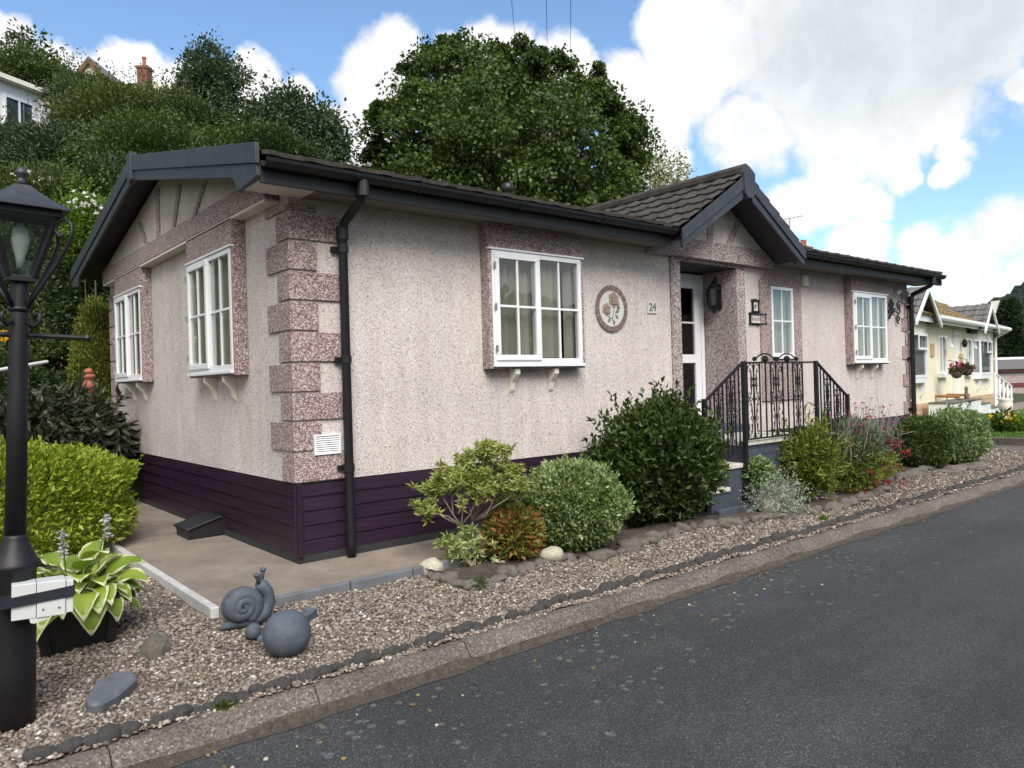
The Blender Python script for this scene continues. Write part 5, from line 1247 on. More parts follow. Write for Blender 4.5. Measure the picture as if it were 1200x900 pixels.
# ------------------------------------------------------------------ trees
def px_tree(name, label, u, v, pw, ph, dep, *a, **k):
    c = at(u, v, dep); s = dep/FPX; gz = float(ground_z(c[0], c[1])); return tree(name, label, 'tree', (c[0], c[1], gz), c, (pw*s, pw*s*.95, ph*s), *a, **k)
def sycamore():
    dep = 25; sc = dep/FPX; b0 = at(592, 300, dep); base = np.array([b0[0], b0[1], float(ground_z(b0[0], b0[1]))])
    t = thing('sycamore_tree', 'large dense dark green sycamore rising behind the middle of the roof', 'tree', base)
    lobes = [(520,88,42,0),(482,112,36,-.8),(562,84,38,.3),(612,86,42,0),(652,98,40,.4),(688,108,34,-.4),(722,132,30,0),(733,166,28,.3),(708,205,42,0),(462,160,36,0),(446,205,32,.4),(502,165,48,-1.2),(575,150,55,-1.5),(648,165,52,-1.4),(690,222,44,-.8),(610,215,52,-1.6),(530,222,48,-1.3),(562,118,42,-.6),(470,232,36,-.5),(740,232,30,0),(690,244,36,-.6),(640,246,40,-.8),(725,240,30,-.3),
             (600,110,40,1.5),(540,160,60,2),(640,150,60,2),(580,200,70,2),(524,52,10,0),(613,56,11,0),(560,66,9,0),(588,58,9,.2),(660,70,9,0),(640,66,8,0),(700,82,9,0),(478,80,11,0),(444,138,11,0),(750,150,9,0),(752,185,8,0),(432,182,10,0),(500,64,9,0)]
    for k in range(46):
        a_ = rng.uniform(-.35, math.pi+.35); lobes.append((590+rng.uniform(.9, 1.06)*150*math.cos(a_), 178-rng.uniform(.9, 1.06)*112*math.sin(a_), rng.uniform(5, 10), rng.uniform(-.7, .9)))
    C, RR = [], []
    for u, v, r, dd in lobes:
        c = at(u, v, dep+dd*1.9); R_ = r*sc; n = max(3, int(22*(r/45)**2)); d = rdir(n); q = np.array(c)+d*(R_*(1-np.abs(rng.normal(0, .28, n))).clip(.2, 1)[:, None]); C.append(q); RR.append(np.full(n, .55 if r > 15 else .20)*rng.uniform(.6, 1.25, n))
    C = np.concatenate(C); RR = np.concatenate(RR); per = 152; n = len(C)
    g = rng.normal(0, 1, (n, per, 3))*.5; k = np.linalg.norm(g, axis=-1, keepdims=True); g = g*np.minimum(1, 1.0/k); g[..., 2] *= .7
    P = (C[:, None]+g*RR[:, None, None]).reshape(-1, 3); D = unit(unit(g).reshape(-1, 3)*.6+rng.normal(0, .5, (n*per, 3))+np.array([0, 0, -.25]))
    V, T = leaf_mesh(P, D, .132, .75, .12, .2); mesh_np('crown', V, T, 'leaf sycamore', t)
    top = at(590, 120, dep); mb = MB(); kk = np.linspace(0, 1, 6)[:, None]; path = base+(top-base)*kk+np.r_[np.zeros((1, 3)), rng.normal(0, .12, (5, 3))]; mb.tube(list(path), list(.36*(1-.85*np.linspace(0, 1, 6))), 9); mb.build('trunk', 'bark', t, smooth=True)
    lb = MB()
    for u, v, r, dd in lobes:
        e = at(u, v, dep+dd*1.3); s_ = path[0]+(path[-1]-path[0])*rng.uniform(.3, .8); m = (s_+e)/2+np.array([0, 0, .3])+rng.normal(0, .15, 3); lb.tube([s_, m, e], [.13, .08, .02], 5)
    lb.build('limbs', 'bark', t)
sycamore()
px_tree('crest_tree', 'tall sparse dark tree on the crest right of the brick chimney', 246, 108, 44, 50, 30, 100, 130, .5, .14, 'leaf bluegreen', lump=.3, freq=2.4, seed=32, trunk_r=.16, deep=.4, limbs=26)
px_tree('willow_tree', 'dark bushy tree on the bank right of the sparse crest tree', 352, 162, 50, 42, 24, 130, 170, .52, .135, 'leaf bluegreen', lump=.2, freq=2.5, seed=33, trunk_r=.14, deep=.35, limbs=14, droop=-.3)
px_tree('twiggy_tree', 'thin pale twiggy tree behind the porch gable', 772, 205, 34, 42, 31, 60, 34, .5, .13, 'leaf twiggy', lump=.35, freq=2.5, seed=34, trunk_r=.10, bark='pale twig', deep=.45, limbs=50, low=2)
px_tree('slender_tree', 'thin wispy tree on the crest at the far left above the white cabin', 34, 58, 24, 30, 28, 20, 24, .32, .17, 'leaf bluegreen', lump=.3, seed=35, trunk_r=.07, deep=.5, limbs=18)
# ------------------------------------------------------------------ houses up the hill
def simple_window(parent, c, ax, nrm, w, h, frame='white pvc', gl='dark glass', name='window', t=.06):
    c, ax, nrm = np.array(c, float), np.array(ax, float), np.array(nrm, float); f = lambda s, o, z: tuple(c+ax*s+nrm*o+np.array([0, 0, z]))
    m = MB(); ring(m, f, -w/2, w/2, -h/2, h/2, t, -.03, .04); sbox(m, f, -.025, .025, -h/2+t, h/2-t, -.03, .035); o = m.build(name, frame, parent)
    sbox(MB(), f, -w/2+t*.8, w/2-t*.8, -h/2+t*.8, h/2-t*.8, -.01, .01).build('pane', gl, o); return o
wc = at(20, 135, 24); gz = float(ground_z(wc[0], wc[1]))
cab = thing('white_cabin', 'white flat-roofed cabin high on the bank at the left edge', 'cabin', (wc[0], wc[1], gz))
A = at(56, 111, 24); Bk = at(-45, 83, 21.5); z1 = A[2]; dv = nv((Bk-A)*np.array([1, 1, 0])); nv_ = np.array([-dv[1], dv[0], 0]); nv_ = nv_*(-1 if np.dot(nv_, A-CAM) > 0 else 1)
fcab = lambda s, o, z: tuple(A*np.array([1, 1, 0])+dv*s+nv_*o+np.array([0, 0, z]))
m = MB(); sbox(m, fcab, 0, 5.5, z1-2.6, z1-.12, -3.5, 0); 
for s in np.arange(.3, 5.5, .55): sbox(m, fcab, s-.02, s+.02, z1-2.6, z1-.13, .002, .03)
m.build('wall', 'white pvc', cab)
m = MB(); sbox(m, fcab, -.25, 5.8, z1-.12, z1+.02, -3.8, .30); m.build('roof', 'cream render', cab)
simple_window(cab, fcab(1.0, .03, z1-1.0), dv, nv_, .95, 1.0)
simple_window(cab, fcab(3.0, .03, z1-1.0), dv, nv_, .95, 1.0)
hp = at(118, 98, 55); hz = float(ground_z(hp[0], hp[1]))
hh = thing('brick_house', 'distant house with cream gable, red barge boards and tall brick chimney on the hill', 'house', (hp[0], hp[1], hz))
gl_, gr_, gt_ = at(78, 105, 55), at(136, 105, 55), at(105, 70, 55); gl_[2] = gr_[2] = (gl_[2]+gr_[2])/2
dx = nv((gr_-gl_)*np.array([1, 1, 0])); dy = np.array([-dx[1], dx[0], 0]); w = np.linalg.norm(gr_-gl_); rise = gt_[2]-gl_[2]; off = np.dot(gt_-gl_, dx)
fh = lambda s, o, z: tuple(gl_+dx*s+dy*o+np.array([0, 0, z]))
m = MB(); m.prism([(.0, -6), (w, -6), (w, 0), (off, rise-.1), (0, 0)], lambda p, q, t: fh(p, t, q), 0, .6); sbox(m, fh, w*.6, w+4.2, -6, .55, .62, 6); m.build('wall', 'yellow render', hh)
m = MB()
for p0, p1 in (((off, rise), (-.35, -.35)), ((off, rise), (w+.35, -.35))):
    m.prism([p0, p1, (p1[0], p1[1]-.30), (p0[0], p0[1]-.34)], lambda p, q, t: fh(p, t, q), -.25, -.05)
m.build('barge_board', 'brick red', hh)
m = MB(); m.prism([(off, rise+.02), (w+.4, -.35), (w+.4, -.2), (off, rise+.2), (-.4, -.2), (-.4, -.35)], lambda p, q, t: fh(p, t, q), -.2, 5)
m.add([fh(off+.5, 1.4, .5+rise*.0), fh(w+4.5, 1.0, .25), fh(w+4.5, 3.4, 1.0), fh(off+.3, 3.4, 1.1)], [(0, 1, 2, 3)]); rfh = m.build('roof', 'grey shingle', hh)
c0 = at(170, 108, 55); m = MB(); m.obox((c0[0], c0[1], c0[2]+.15), dx*.38, dy*.38, (0, 0, 1.5)); m.obox((c0[0], c0[1], c0[2]+1.70), dx*.44, dy*.44, (0, 0, .09)); ch = m.build('chimney', 'brick red', hh)
m = MB(); m.lathe([(.15, 0), (.12, .62), (.16, .65), (.16, .76), (.10, .78)], (c0[0], c0[1], c0[2]+1.79), 10); m.build('chimney_pot', 'terracotta', ch)
gq = at(408, 196, 27); t = thing('far_cabin', 'pale flat roof of a cabin just showing between the dark tree and the sycamore', 'cabin', (gq[0], gq[1], float(ground_z(gq[0], gq[1]))))
m = MB(); m.box(gq[0]-1.2, gq[0]+1.6, gq[1], gq[1]+3, gq[2]-3, gq[2]-.02); m.build('wall', 'cream render', t); m = MB(); m.box(gq[0]-1.4, gq[0]+1.8, gq[1]-.2, gq[1]+3.2, gq[2]-.02, gq[2]+.22); m.build('roof', 'white pvc', t)
cq = at(942, 294, 42); t = thing('chimney_house', 'house behind the roof, only its brick chimney and ridge showing beside the porch gable', 'house', (cq[0], cq[1], 0))
m = MB(); m.box(cq[0]-.32, cq[0]+.32, cq[1]-.32, cq[1]+.32, cq[2]-3, cq[2]+.10); m.box(cq[0]-.37, cq[0]+.37, cq[1]-.37, cq[1]+.37, cq[2]+.10, cq[2]+.2); ch = m.build('chimney', 'brick red', t)
m = MB()
for sx in (-.15, .15): m.lathe([(.10, 0), (.08, .35), (.10, .4)], (cq[0]+sx, cq[1], cq[2]+.2), 8)
m.build('chimney_pot', 'terracotta', ch)
rz_ = cq[2]-.45; m = MB(); m.box(cq[0]-3, cq[0]+4.5, cq[1]-3, cq[1]+3, -.3, rz_-1.9); m.build('wall', 'cream render', t)
m = MB(); m.prism([(-3.4, rz_-2.1), (3.4, rz_-2.1), (0, rz_)], lambda p, q, t_: (t_, cq[1]+p, q), cq[0]-3.2, cq[0]+4.7); m.build('roof', 'grey shingle', t)
aq = at(925, 256, 30); t = thing('tv_aerial', 'thin television aerial above the right slope of the porch gable', 'aerial', (aq[0], aq[1], -.3))
m = MB(); m.tube([(aq[0], aq[1], -.3), (aq[0], aq[1], aq[2])], .02, 6); m.build('mast', 'steel', t)
m = MB(); d_ = nv((.75, -.6, .16)); m.tube([aq-d_*.35, aq+d_*.55], .012, 5)
for k in np.linspace(-.3, .5, 6): m.tube([aq+d_*k-np.array([.08, .1, .1]), aq+d_*k+np.array([.08, .1, .1])], .008, 4)
m.build('elements', 'steel', t)
# overhead cables
for i, (u0, u1, v1, lab) in enumerate(((600, 606, 42, 'left of three thin overhead cables above the sycamore'), (637, 641, 45, 'middle of three thin overhead cables above the sycamore'), (668, 668, 62, 'right of three thin overhead cables above the sycamore'))):
    p0, p1 = at(u0-12 if i == 0 else u0, -150, 9), at(u1, v1+12, 29); n = 14
    m = MB(); m.tube([p0+(p1-p0)*k/n-np.array([0, 0, .6*math.sin(math.pi*k/n)]) for k in range(n+1)], .006, 5); tag(m.build('overhead_cable', 'dark cloth'), lab, 'cable')

# ------------------------------------------------------------------ the neighbouring yellow home
NY = R(7.4); ND = np.array([math.cos(NY), math.sin(NY), 0]); NN = np.array([ND[1], -ND[0], 0]); N0 = np.array([18.707, 3.004, 0]); 
fn = lambda s, o, z: tuple(N0+ND*s+NN*o+np.array([0, 0, z]))
nbh = thing('neighbour_home', 'cream and yellow park home with white gutters and mossy roof beyond the drainpipe', 'mobile home', tuple(N0))
m = MB(); sbox(m, fn, -1.6, 10, .46, 2.80, -6, 0); m.build('wall', 'yellow render', nbh)
m = MB()
for i in range(3): sbox(m, fn, -1.6, 10, -.02+.16*i, .135+.16*i, -5.9, .02-.006*(i % 2))
m.build('plinth', 'tan skirting', nbh, bevel=.006)
nr = MB(); dn_ = nv(NN*3.4+np.array([0, 0, -1.75])); up_ = np.array(fn(-1.9, -3.0, 4.55)); tile_slope(nr, up_, ND, dn_, 12.2, 3.87, .42, .42, .04, .03)
dn3 = nv(-NN*3.4+np.array([0, 0, -1.75])); tile_slope(nr, up_, ND, dn3, 12.2, 3.87, .42, .42, .04, .03); nroof = nr.build('roof', 'mossy tile', nbh, recalc=False)
m = MB()
for s in (-1.85, 10.25): m.prism([(.35, 2.72), (-3, 4.45), (-6.35, 2.72)], lambda p, q, t: fn(t, p, q), s-.02, s+.02)
m.build('end_gable', 'yellow render', nbh)
m = MB(); m.tube([fn(-1.9, -3, 4.60), fn(10.3, -3, 4.60)], .11, 8); m.build('ridge_tiles', 'mossy tile', nroof)
for s, h in ((2.5, .35), (5.0, .2)):
    m = MB(); m.lathe([(.08, 0), (.08, h), (.12, h+.02), (.05, h+.12)], fn(s, -3, 4.62), 8); m.build('roof_vent', 'brick red', nroof)
m = MB(); m.tube([fn(.5, .46, 2.76), fn(10.3, .46, 2.76)], .075, 10); sbox(m, fn, -1.9, 10.3, 2.62, 2.82, .33, .37); m.build('gutter', 'white pvc', nbh)
m = MB(); m.tube([fn(10.15, .46, 2.72), fn(9.9, .08, 2.45), fn(9.9, .08, 0)], .045, 8); m.build('downpipe', 'white pvc', nbh)
def bay_gable(s0, s1, apexz, lowz, of):
    mid = (s0+s1)/2; g = MB(); g.prism([(s0+.1, lowz-.05), (s1-.1, lowz-.05), (mid, apexz-.25)], lambda p, q, t: fn(p, t, q), -.4, .12); go = g.build('porch_gable', 'dark soffit', nbh)
    for a in (s0, s1):
        v = MB(); v.prism([(mid, apexz), (a, lowz), (a, lowz-.10), (mid, apexz-.11)], lambda p, q, t: fn(p, t, q), of, of+.05); v.build('verge_board', 'white pvc', go)
        tr = MB(); L_ = math.hypot(a-mid, apexz-lowz); D = nv(ND*(a-mid)+np.array([0, 0, lowz-apexz])); tile_slope(tr, fn(mid, of, apexz+.03), -NN, D, 1.35, L_, .3, .3, .03, .02); tr.build('porch_roof', 'grey shingle', go, recalc=False)
    return go
bay_gable(-2.0, .36, 3.46, 2.56, .52); bay_gable(5.75, 7.95, 3.46, 2.58, .52)
def nwin(c, w, h, o=.03, open_=True, z=None):
    ww = simple_window(nbh, fn(c, o, z), ND, NN, w, h, gl='window glass', t=.075)
    m = MB(); f = lambda s, o_, zz: fn(c+s, o+o_, z+zz); sbox(m, f, -w/2-.05, w/2+.05, -h/2-.10, -h/2-.01, -.02, .10); m.build('sill', 'white pvc', ww)
    if open_:
        m = MB(); a = .45; f2_ = lambda s, o_, zz: fn(c+w*.25+s*.9, o+.05+o_*math.cos(a)+(-zz)*math.sin(a), z+h/2-.03+zz*math.cos(a)); ring(m, f2_, -w*.24, w*.24, -.34, 0, .05, 0, .04); so2 = m.build('vent_sash', 'white pvc', ww)
        m = MB(); sbox(m, f2_, -w*.2, w*.2, -.30, -.04, .01, .02); m.build('pane', 'window glass', so2)
    m = MB(); sbox(m, lambda s, o_, zz: fn(c+s, o+o_, z+zz), -w/2+.08, w/2-.08, -h/2+.08, h/2-.08, -.028, -.024); m.build('curtain', 'net curtain', ww)
def nbay(s0, s1, z0=1.10, z1=2.55, d=.17, mat='yellow render'):
    m = MB(); m.prism([(s0, .001), (s0+.4, d), (s1-.4, d), (s1, .001)], lambda p, q, t: fn(p, q, t), 2.36, 2.72); b = m.build('bay', 'cream render', nbh); m = MB(); m.prism([(s0, .001), (s0+.4, d), (s1-.4, d), (s1, .001)], lambda p, q, t: fn(p, q, t), 1.03, 1.16); m.build('sill', 'white pvc', b)
    m = MB(); m.prism([(s0+.08, .001), (s0+.42, d-.06), (s1-.42, d-.06), (s1-.08, .001)], lambda p, q, t: fn(p, q, t), 1.162, 2.358); m.build('blind', 'net curtain', b)
    for (p0, p1) in (((s0, .0), (s0+.4, d)), ((s0+.4, d), (s1-.4, d)), ((s1-.4, d), (s1, 0))):
        a_, b_ = np.array(fn(*p0, 0)), np.array(fn(*p1, 0)); L_ = np.linalg.norm(b_-a_); dd_ = (b_-a_)/L_; n_ = np.array([dd_[1], -dd_[0], 0]); f = lambda s, o, z: tuple(a_+dd_*s+n_*o+np.array([0, 0, z]))
        m = MB(); ring(m, f, .0, L_, 1.165, 2.355, .075, -.05, .01); o = m.build('window', 'white pvc', nbh); sbox(MB(), f, .06, L_-.06, 1.23, 2.29, -.03, -.02).build('pane', 'window glass', o)
        if L_ > .7:
            m = MB(); ring(m, f, L_*.52, L_-.06, 1.90, 2.32, .06, .03, .05); m.build('vent_sash', 'white pvc', o)
    for s in (s0+.55, s1-.55): m = MB(); m.prism([(.0, .97), (d*.8, .97), (.1, .72), (0, .66)], lambda p, q, t: fn(t, p, q), s-.05, s+.05); m.build('bracket', 'white pvc', b)
nbay(-1.95, .80); nbay(6.55, 9.1)
nwin(2.55, .80, 1.12, z=1.80); nwin(5.75, .72, 1.12, z=1.80, o=.03)
m = MB(); sbox(m, fn, 3.95, 4.75, .48, 2.6, .002, .012); m.build('door_recess', 'cream render', nbh); m = MB(); ring(m, fn, 4.0, 4.7, .5, 2.5, .08, .012, .05); m.build('door', 'white pvc', nbh)
m = MB(); sbox(m, fn, 1.40, 1.72, 1.75, 2.10, .002, .04); m.build('wall_plate', 'tan skirting', nbh)
m = MB(); sbox(m, fn, 4.3, 5.0, 1.25, 1.6, .052, .07); sbox(m, fn, 4.6, 5.0, 1.6, 1.85, .052, .07); m.build('stone_cladding', 'tan skirting', nbh)
m = MB(); m.lathe([(.05, -.1), (.09, .02), (.06, .12), (.02, .16)], fn(4.95, .12, 2.15), 8); m.build('wall_lamp', 'black paint', nbh)
# white steps with white railing
ns = thing('white_steps', 'white painted steps with a white railing in front of the yellow home', 'steps', fn(6, 1, 0))
for k, (a, b, z) in enumerate(((.3, 3.5, .46), (3.5, 4.5, .31), (4.5, 6.4, .15))):
    m = MB(); sbox(m, fn, a, b-.005, -.05, z, .19, .80+.06*k); o = m.build('step', 'white pvc', ns); m = MB(); sbox(m, fn, a-.02, b, z+.001, z+.035, .19, .82+.06*k); m.build('tread', 'grey stone', o)
rl0, rl1 = 5.55, 8.15
rz2 = lambda s_: 1.20-.45*(s_-rl0)/(rl1-rl0)
for nm_, dz_, r_ in (('top_rail', 0, .04), ('bottom_rail', -.62, .03)): m = MB(); m.tube([fn(rl0, .8, rz2(rl0)+dz_), fn(rl1, .8, rz2(rl1)+dz_)], r_, 6); m.build(nm_, 'white pvc', ns)
for k in range(5):
    s_ = rl0+k*(rl1-rl0)/4; m = MB(); m.tube([fn(s_, .8, -.05), fn(s_, .8, rz2(s_)+.03)], .04, 6); m.build('post', 'white pvc', ns)
for k in range(4):
    s_ = rl0+(k+.5)*(rl1-rl0)/4; m = MB(); m.tube([fn(s_-.28, .8, rz2(s_)-.58), fn(s_, .8, rz2(s_)-.2), fn(s_+.28, .8, rz2(s_)-.62)], .016, 5); m.build('rail_panel', 'white pvc', ns)
# lawn, border, kerb of the neighbour
lw = MB(); lw.box(14.05, 40, -1.62, 2.75, -.3, .012); lw_ = lw.build('lawn', 'lawn turf'); tag(lw_, kind='structure')
LP_ = np.c_[rng.uniform(14.1, 22.5, 26000), rng.uniform(-1.6, 2.7, 26000), np.full(26000, .012)]
V, T = leaf_mesh(LP_, np.c_[rng.normal(0, .4, (26000, 2)), np.ones(26000)], .05, .3); tag(mesh_np('grass', V, T, 'grass'), 'short mown lawn grass in front of the yellow home', 'grass', kind='stuff')
pv = MB(); pv.box(14.4, 40, 2.76, 4.5, -.3, .0); tag(pv.build('patio', 'path concrete'), kind='structure')
kb = MB()
for k in range(9): 
    kb.box(13.86, 14.03, -1.60+k*.62, -1.60+k*.62+.61, -.3, .03)
for k in range(20): kb.box(14.03+k*.915, 14.03+k*.915+.905, -1.78, -1.63, -.3, .03)
tag(kb.build('kerb', 'kerb concrete', bevel=.01), kind='structure')
dv_ = MB(); dv_.add([(12.35, -1.90, -.135), (13.87, -1.90, -.13), (13.87, 6, -.04), (12.35, 6, -.04)], [(0, 1, 2, 3)]); tag(dv_.build('driveway', 'kerb concrete'), kind='structure')
for i, (u, v, l, mat) in enumerate(((1140, 505, 'leafy plant at the lawn edge behind the variegated bush', 'leaf hill'), (1170, 512, 'low green border plant with orange marigolds at the lawn kerb', 'leaf hill'), (1192, 513, 'low border plant at the right edge of the lawn kerb', 'leaf lime'), (1176, 496, 'spindly rose bush standing on the lawn edge', 'leaf dark'))):
    q = at(u, v, 15.6); r = (.24, .24, .12) if i < 3 else (.24, .2, .26)
    t = shrub('border_plant', l, 'plant', (q[0], q[1], .02), (q[0], q[1], max(.16, q[2])), r, 500 if i < 3 else 160, .09, mat, group='plants along the lawn border', lump=.3, nstem=5, sr=.01, seed=70+i)
    if i in (1, 2):
        n = 12; P = np.array([q[0], q[1], max(.16, q[2])])+rng.normal(0, 1, (n, 3))*np.array([.22, .15, .05])+np.array([0, 0, .17]); V, T = leaf_mesh(np.repeat(P, 6, 0), rdir(n*6), .04, .8); mesh_np('blossom', V, T, 'petal yellow', t)
# bench, urn, table, hanging baskets
bn = np.array(at(1117, 487, 21.6)); bn[2] = .0
bt = thing('garden_bench', 'wooden garden bench on the patio in front of the yellow home', 'bench', tuple(bn))
BA = NN; BO = ND
fb2 = lambda s, o, z: tuple(bn+np.array(BO)*s*1.0+np.array(BA)*o+np.array([0, 0, z]))
for sd2 in (-.62, .62):
    for nm_, pts in (('leg', [(.28, 0), (.20, .22), (.30, .42)]), ('leg', [(-.28, 0), (-.18, .22), (-.30, .46), (-.42, .95)])):
        m = MB(); m.tube([fb2(sd2, o, z) for o, z in pts], .045, 6); m.build(nm_, 'wood', bt)
    m = MB(); m.tube([fb2(sd2, -.30, .62), fb2(sd2, .30, .60)], .04, 6); m.build('armrest', 'wood', bt)
m = MB()
for k in range(4): sbox(m, fb2, -.7, .7, .42, .46, -.26+k*.15, -.26+k*.15+.13)
m.build('seat', 'wood', bt, bevel=.006)
m = MB()
for k in range(4): m.obox(fb2(0, -.33-k*.03, .56+k*.11), np.array(BO)*.7, np.array([0, 0, .048]), np.array(BA)*.015)
m.build('backrest', 'wood', bt)
uq = at(1179, 503, 19.5); t = thing('white_urn', 'white stone urn on the lawn by the white railing', 'urn', (uq[0], uq[1], .01))
m = MB(); m.lathe([(a_*.62, b_*.8) for a_, b_ in ((.20, 0), (.20, .06), (.09, .12), (.10, .18), (.24, .34), (.27, .52), (.23, .60), (.29, .66), (.27, .70), (.05, .66))], (uq[0], uq[1], .01), 16); m.build('bowl', 'cream render', t, smooth=True)
tq = at(1133, 476, 21.0); t = thing('garden_table', 'small round grey stone bird bath beside the wooden bench', 'bird bath', (tq[0], tq[1], 0))
m = MB(); m.lathe([(.15, 0), (.12, .06), (.05, .12), (.05, .38), (.09, .44), (.22, .48), (.23, .53), (.2, .51)], (tq[0], tq[1], 0), 14); m.build('pedestal', 'grey stone', t, smooth=True)
m = MB(); m.lathe([(.05, .51), (.06, .62), (.035, .74), (.05, .82), (.02, .88)], (tq[0], tq[1], 0), 10); m.build('figure', 'grey stone', t, smooth=True)
for u, v, l, mt in ((1121, 436, 'hanging basket spilling pink flowers on the porch post of the yellow home', 'petal magenta'), (1133, 433, 'round hanging basket of green and pink plants beside the pink one', 'leaf olive')):
    q = at(u, v, 20.9); t = thing('hanging_basket', l, 'hanging basket', tuple(q))
    m = MB(); m.lathe([(.02, -.18), (.10, -.15), (.15, -.06), (.16, .01), (.13, .01)], tuple(q), 12); m.build('bowl', 'bark', t, smooth=True); m = MB(); m.tube([q, q+np.array([0, 0, .28]), q+np.array([.02, .22, .34])], .010, 5); m.build('bracket', 'black paint', t)
    P, dq = shrub_pts(260, q+np.array([0, 0, .04]), (.15, .15, .10), .3, 3, .4, seed=4); V, T = leaf_mesh(P, dq, .08, .6); mesh_np('foliage', V, T, 'leaf olive', t)
    P, dq = shrub_pts(140, q+np.array([.05, 0, .02 if mt != 'petal magenta' else .14]), (.16, .15, .11), .3, 3, .1, seed=5); V, T = leaf_mesh(P, dq, .055, .8); mesh_np('blossom', V, T, 'petal magenta', t)
# garage, far building, conifer and hill at the right
gA = at(1166, 419, 38); gB = at(1230, 412, 38); g0 = thing('garage', 'grey pebbledash garage with a flat roof and dark red trim at the right edge', 'garage', (gA[0], gA[1], 0))
dg = nv((gB-gA)*np.array([1, 1, 0])); ng = np.array([-dg[1], dg[0], 0]); ng = ng*(-1 if np.dot(ng, gA-CAM) > 0 else 1); fg = lambda s, o, z: tuple(gA*np.array([1, 1, 0])+dg*s+ng*o+np.array([0, 0, z])); zt_ = gA[2]
m = MB(); sbox(m, fg, 0, 9, -.3, zt_-.75, -6, 0); m.build('wall', 'mixed pebbledash', g0); m = MB(); sbox(m, fg, -.15, 9.2, zt_-.74, zt_-.62, -6.1, .16); sbox(m, fg, 0, 9, .42, .62, .002, .05); m.build('trim', 'red pvc', g0)
m = MB(); m.prism([(.25, zt_-.61), (-3, zt_-.05), (-6.2, zt_-.61)], lambda p, q_, t_: fg(t_, p, q_), -.1, 9.2); m.build('roof', 'grey shingle', g0); m = MB(); sbox(m, fg, -.2, 9.2, zt_-.08, zt_+.04, -3.2, -2.8); m.build('ridge_cap', 'white pvc', g0)
fq = at(1170, 374, 62); t = thing('far_house', 'small white house showing behind the dark conifer at the right', 'house', (fq[0], fq[1], 0))
m = MB(); m.box(fq[0]-2, fq[0]+3, fq[1]-2, fq[1]+2, -.3, fq[2]); m.build('wall', 'cream render', t); m = MB(); m.box(fq[0]-2.4, fq[0]+3.4, fq[1]-2.4, fq[1]+2.4, fq[2], fq[2]+.35); ro = m.build('roof', 'white pvc', t); m = MB(); m.box(fq[0]-.4, fq[0]+.4, fq[1]-.4, fq[1]+.4, fq[2]+.35, fq[2]+1.5); m.build('chimney', 'cream render', ro)
for u, v, w_, h_, dep, lab, sd3 in ((1184, 398, 23, 48, 45, 'dark pointed conifer behind the garage at the right', 81), (1222, 392, 26, 58, 46, 'dark conifer cut by the right edge of the picture', 82)):
    c = at(u, v, dep); s = dep/FPX; base = np.array([c[0], c[1], -.3]); t = thing('conifer_tree', lab, 'conifer', tuple(base), 'conifers behind the garage')
    n = 17000; hgt = c[2]+h_*s+.3; q = rng.uniform(0, 1, n)**.62; zz = hgt*(1-q); az = rng.uniform(0, 6.28, n); rr = w_*s*1.15*(.12+.88*q**.7)*(1+.2*np.sin(az*3+zz*2.1)+.13*np.sin(az*7-zz*5))*np.sqrt(rng.uniform(.3, 1, n))
    P = base+np.c_[rr*np.cos(az), rr*np.sin(az), zz]; V, T = leaf_mesh(P, np.c_[np.cos(az), np.sin(az), np.full(n, .3)]+rng.normal(0, .4, (n, 3)), .30, .35); mesh_np('crown', V, T, 'leaf conifer', t)
    m = MB(); m.tube([base, base+np.array([0, 0, hgt*.95])], [.3, .03], 8); m.build('trunk', 'bark', t)
hc = at(1230, 400, 420)
def hill_z(x, y):
    d = np.sqrt(((x-hc[0]-62)/150)**2+((y-hc[1]+78)/150)**2); return -6+96*np.exp(-d*d*1.15)+2.0*np.sin(x*.09+y*.05)+1.6*np.sin(x*.21-y*.17)+1.3*np.sin(x*.5+y*.43)+1.1*np.sin(x*.83-y*.7)
grid_sheet('hill', np.linspace(hc[0]-260, hc[0]+420, 240), np.linspace(hc[1]-420, hc[1]+240, 240), hill_z, 'forest')
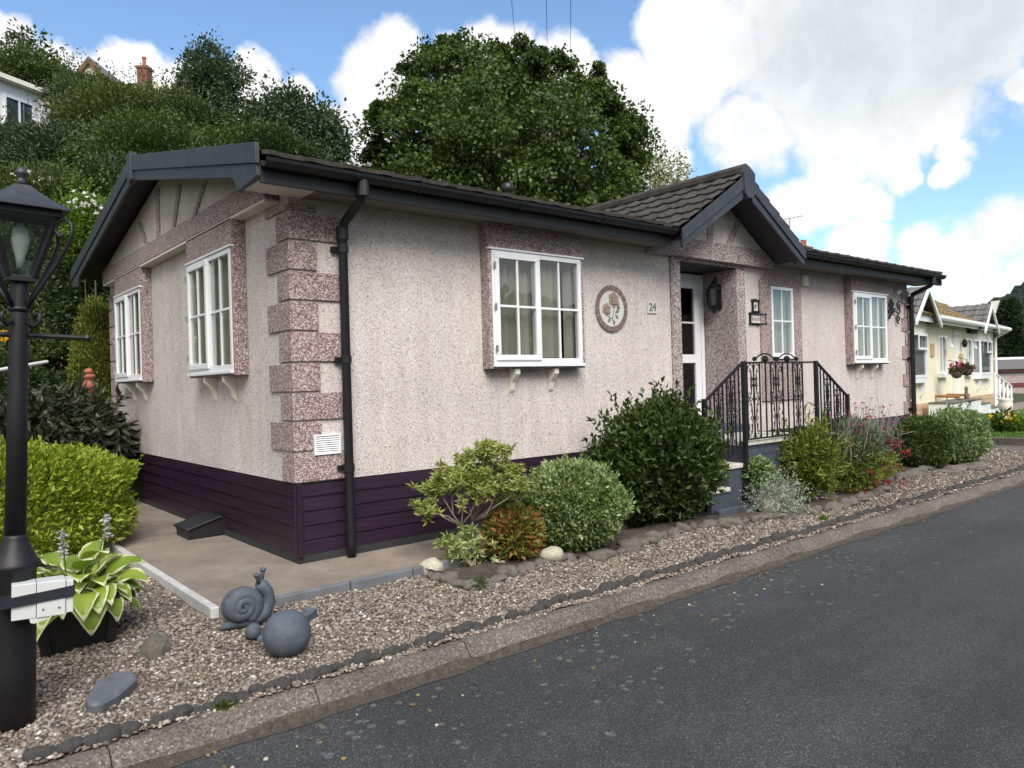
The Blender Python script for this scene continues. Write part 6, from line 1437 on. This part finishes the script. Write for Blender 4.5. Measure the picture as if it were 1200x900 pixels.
# hedge added across the road, behind the camera, raised to darken the window reflections
for k, (x, y, h_, r) in enumerate(((-6, -12.5, 4.2, 2.6), (-1.5, -13, 5.0, 2.8), (3.5, -12.6, 3.8, 2.7), (8, -13.2, 5.2, 3.0), (13, -12.8, 4.2, 2.8), (18, -12.9, 4.8, 2.8))):
    shrub('reflection_bush', 'tall green bush added across the road behind the viewer for window reflections', 'shrub', (x, y, -.3), (x, y, h_*.45), (r, 1.4, h_*.55), 3500, .3, 'leaf hill', group='bushes across the road', nstem=3, seed=90+k)
# bits of litter and leaves on the road edge
for k in range(26):
    x = rnd.uniform(-1.6, 3.5); y = -2.12-abs(rnd.gauss(0, .22)); me = rnd.choice(pm_ if rnd.random() < .5 else gm)
    stone('loose_stone', 'tiny loose stone lying on the asphalt near the kerb', x, y, -.247, rnd.uniform(.004, .010), me, 'loose stones on the road edge', cat='stone')
# small weeds, moss and a few fallen leaves
for u, v, r, lab, mt in ((262, 808, .03, 'tiny tuft of moss beside the dark edging stones at the front of the gravel', 'leaf olive'), (562, 684, .07, 'low green weed growing over the rocks in front of the small cream shrub', 'leaf hill'), (655, 648, .06, 'small dark weed beside the pale domed stone', 'leaf dark'), (520, 612+40, .04, 'tiny weed at the path end of the bed', 'leaf hill'), (745, 640, .05, 'small weed among the rocks under the big dark bush', 'leaf olive'), (965, 600, .04, 'tiny yellow-green weed on the gravel below the red shrub', 'leaf lime')):
    q = on(u, v, 'z', -.06); z = float(gravel_z(q[0], q[1])); shrub('weed', lab, 'plant', (q[0], q[1], z), (q[0], q[1], z+r*.45), (r, r*.8, r*.6), 160, .022, mt, nstem=2, sr=.002, seed=int(u))
n = 150; P = np.c_[rng.uniform(-1.6, 6, n), np.where(rng.random(n) < .55, rng.uniform(-1.85, -.85, n), -2.08-np.abs(rng.normal(0, .25, n)))]
P = np.c_[P, np.where(P[:, 1] > -1.9, gravel_z(P[:, 0], P[:, 1])+.012, -.243)]; D = np.c_[rng.normal(0, 1, (n, 2)), rng.uniform(-.1, .25, n)]
V, T = leaf_mesh(P, D, .026, .55, .08, .05); tag(mesh_np('fallen_leaves', V, T, 'leaf litter'), 'scattered small dry fallen leaves on the gravel and road edge', 'leaves', kind='stuff')
bpy.context.view_layer.update()
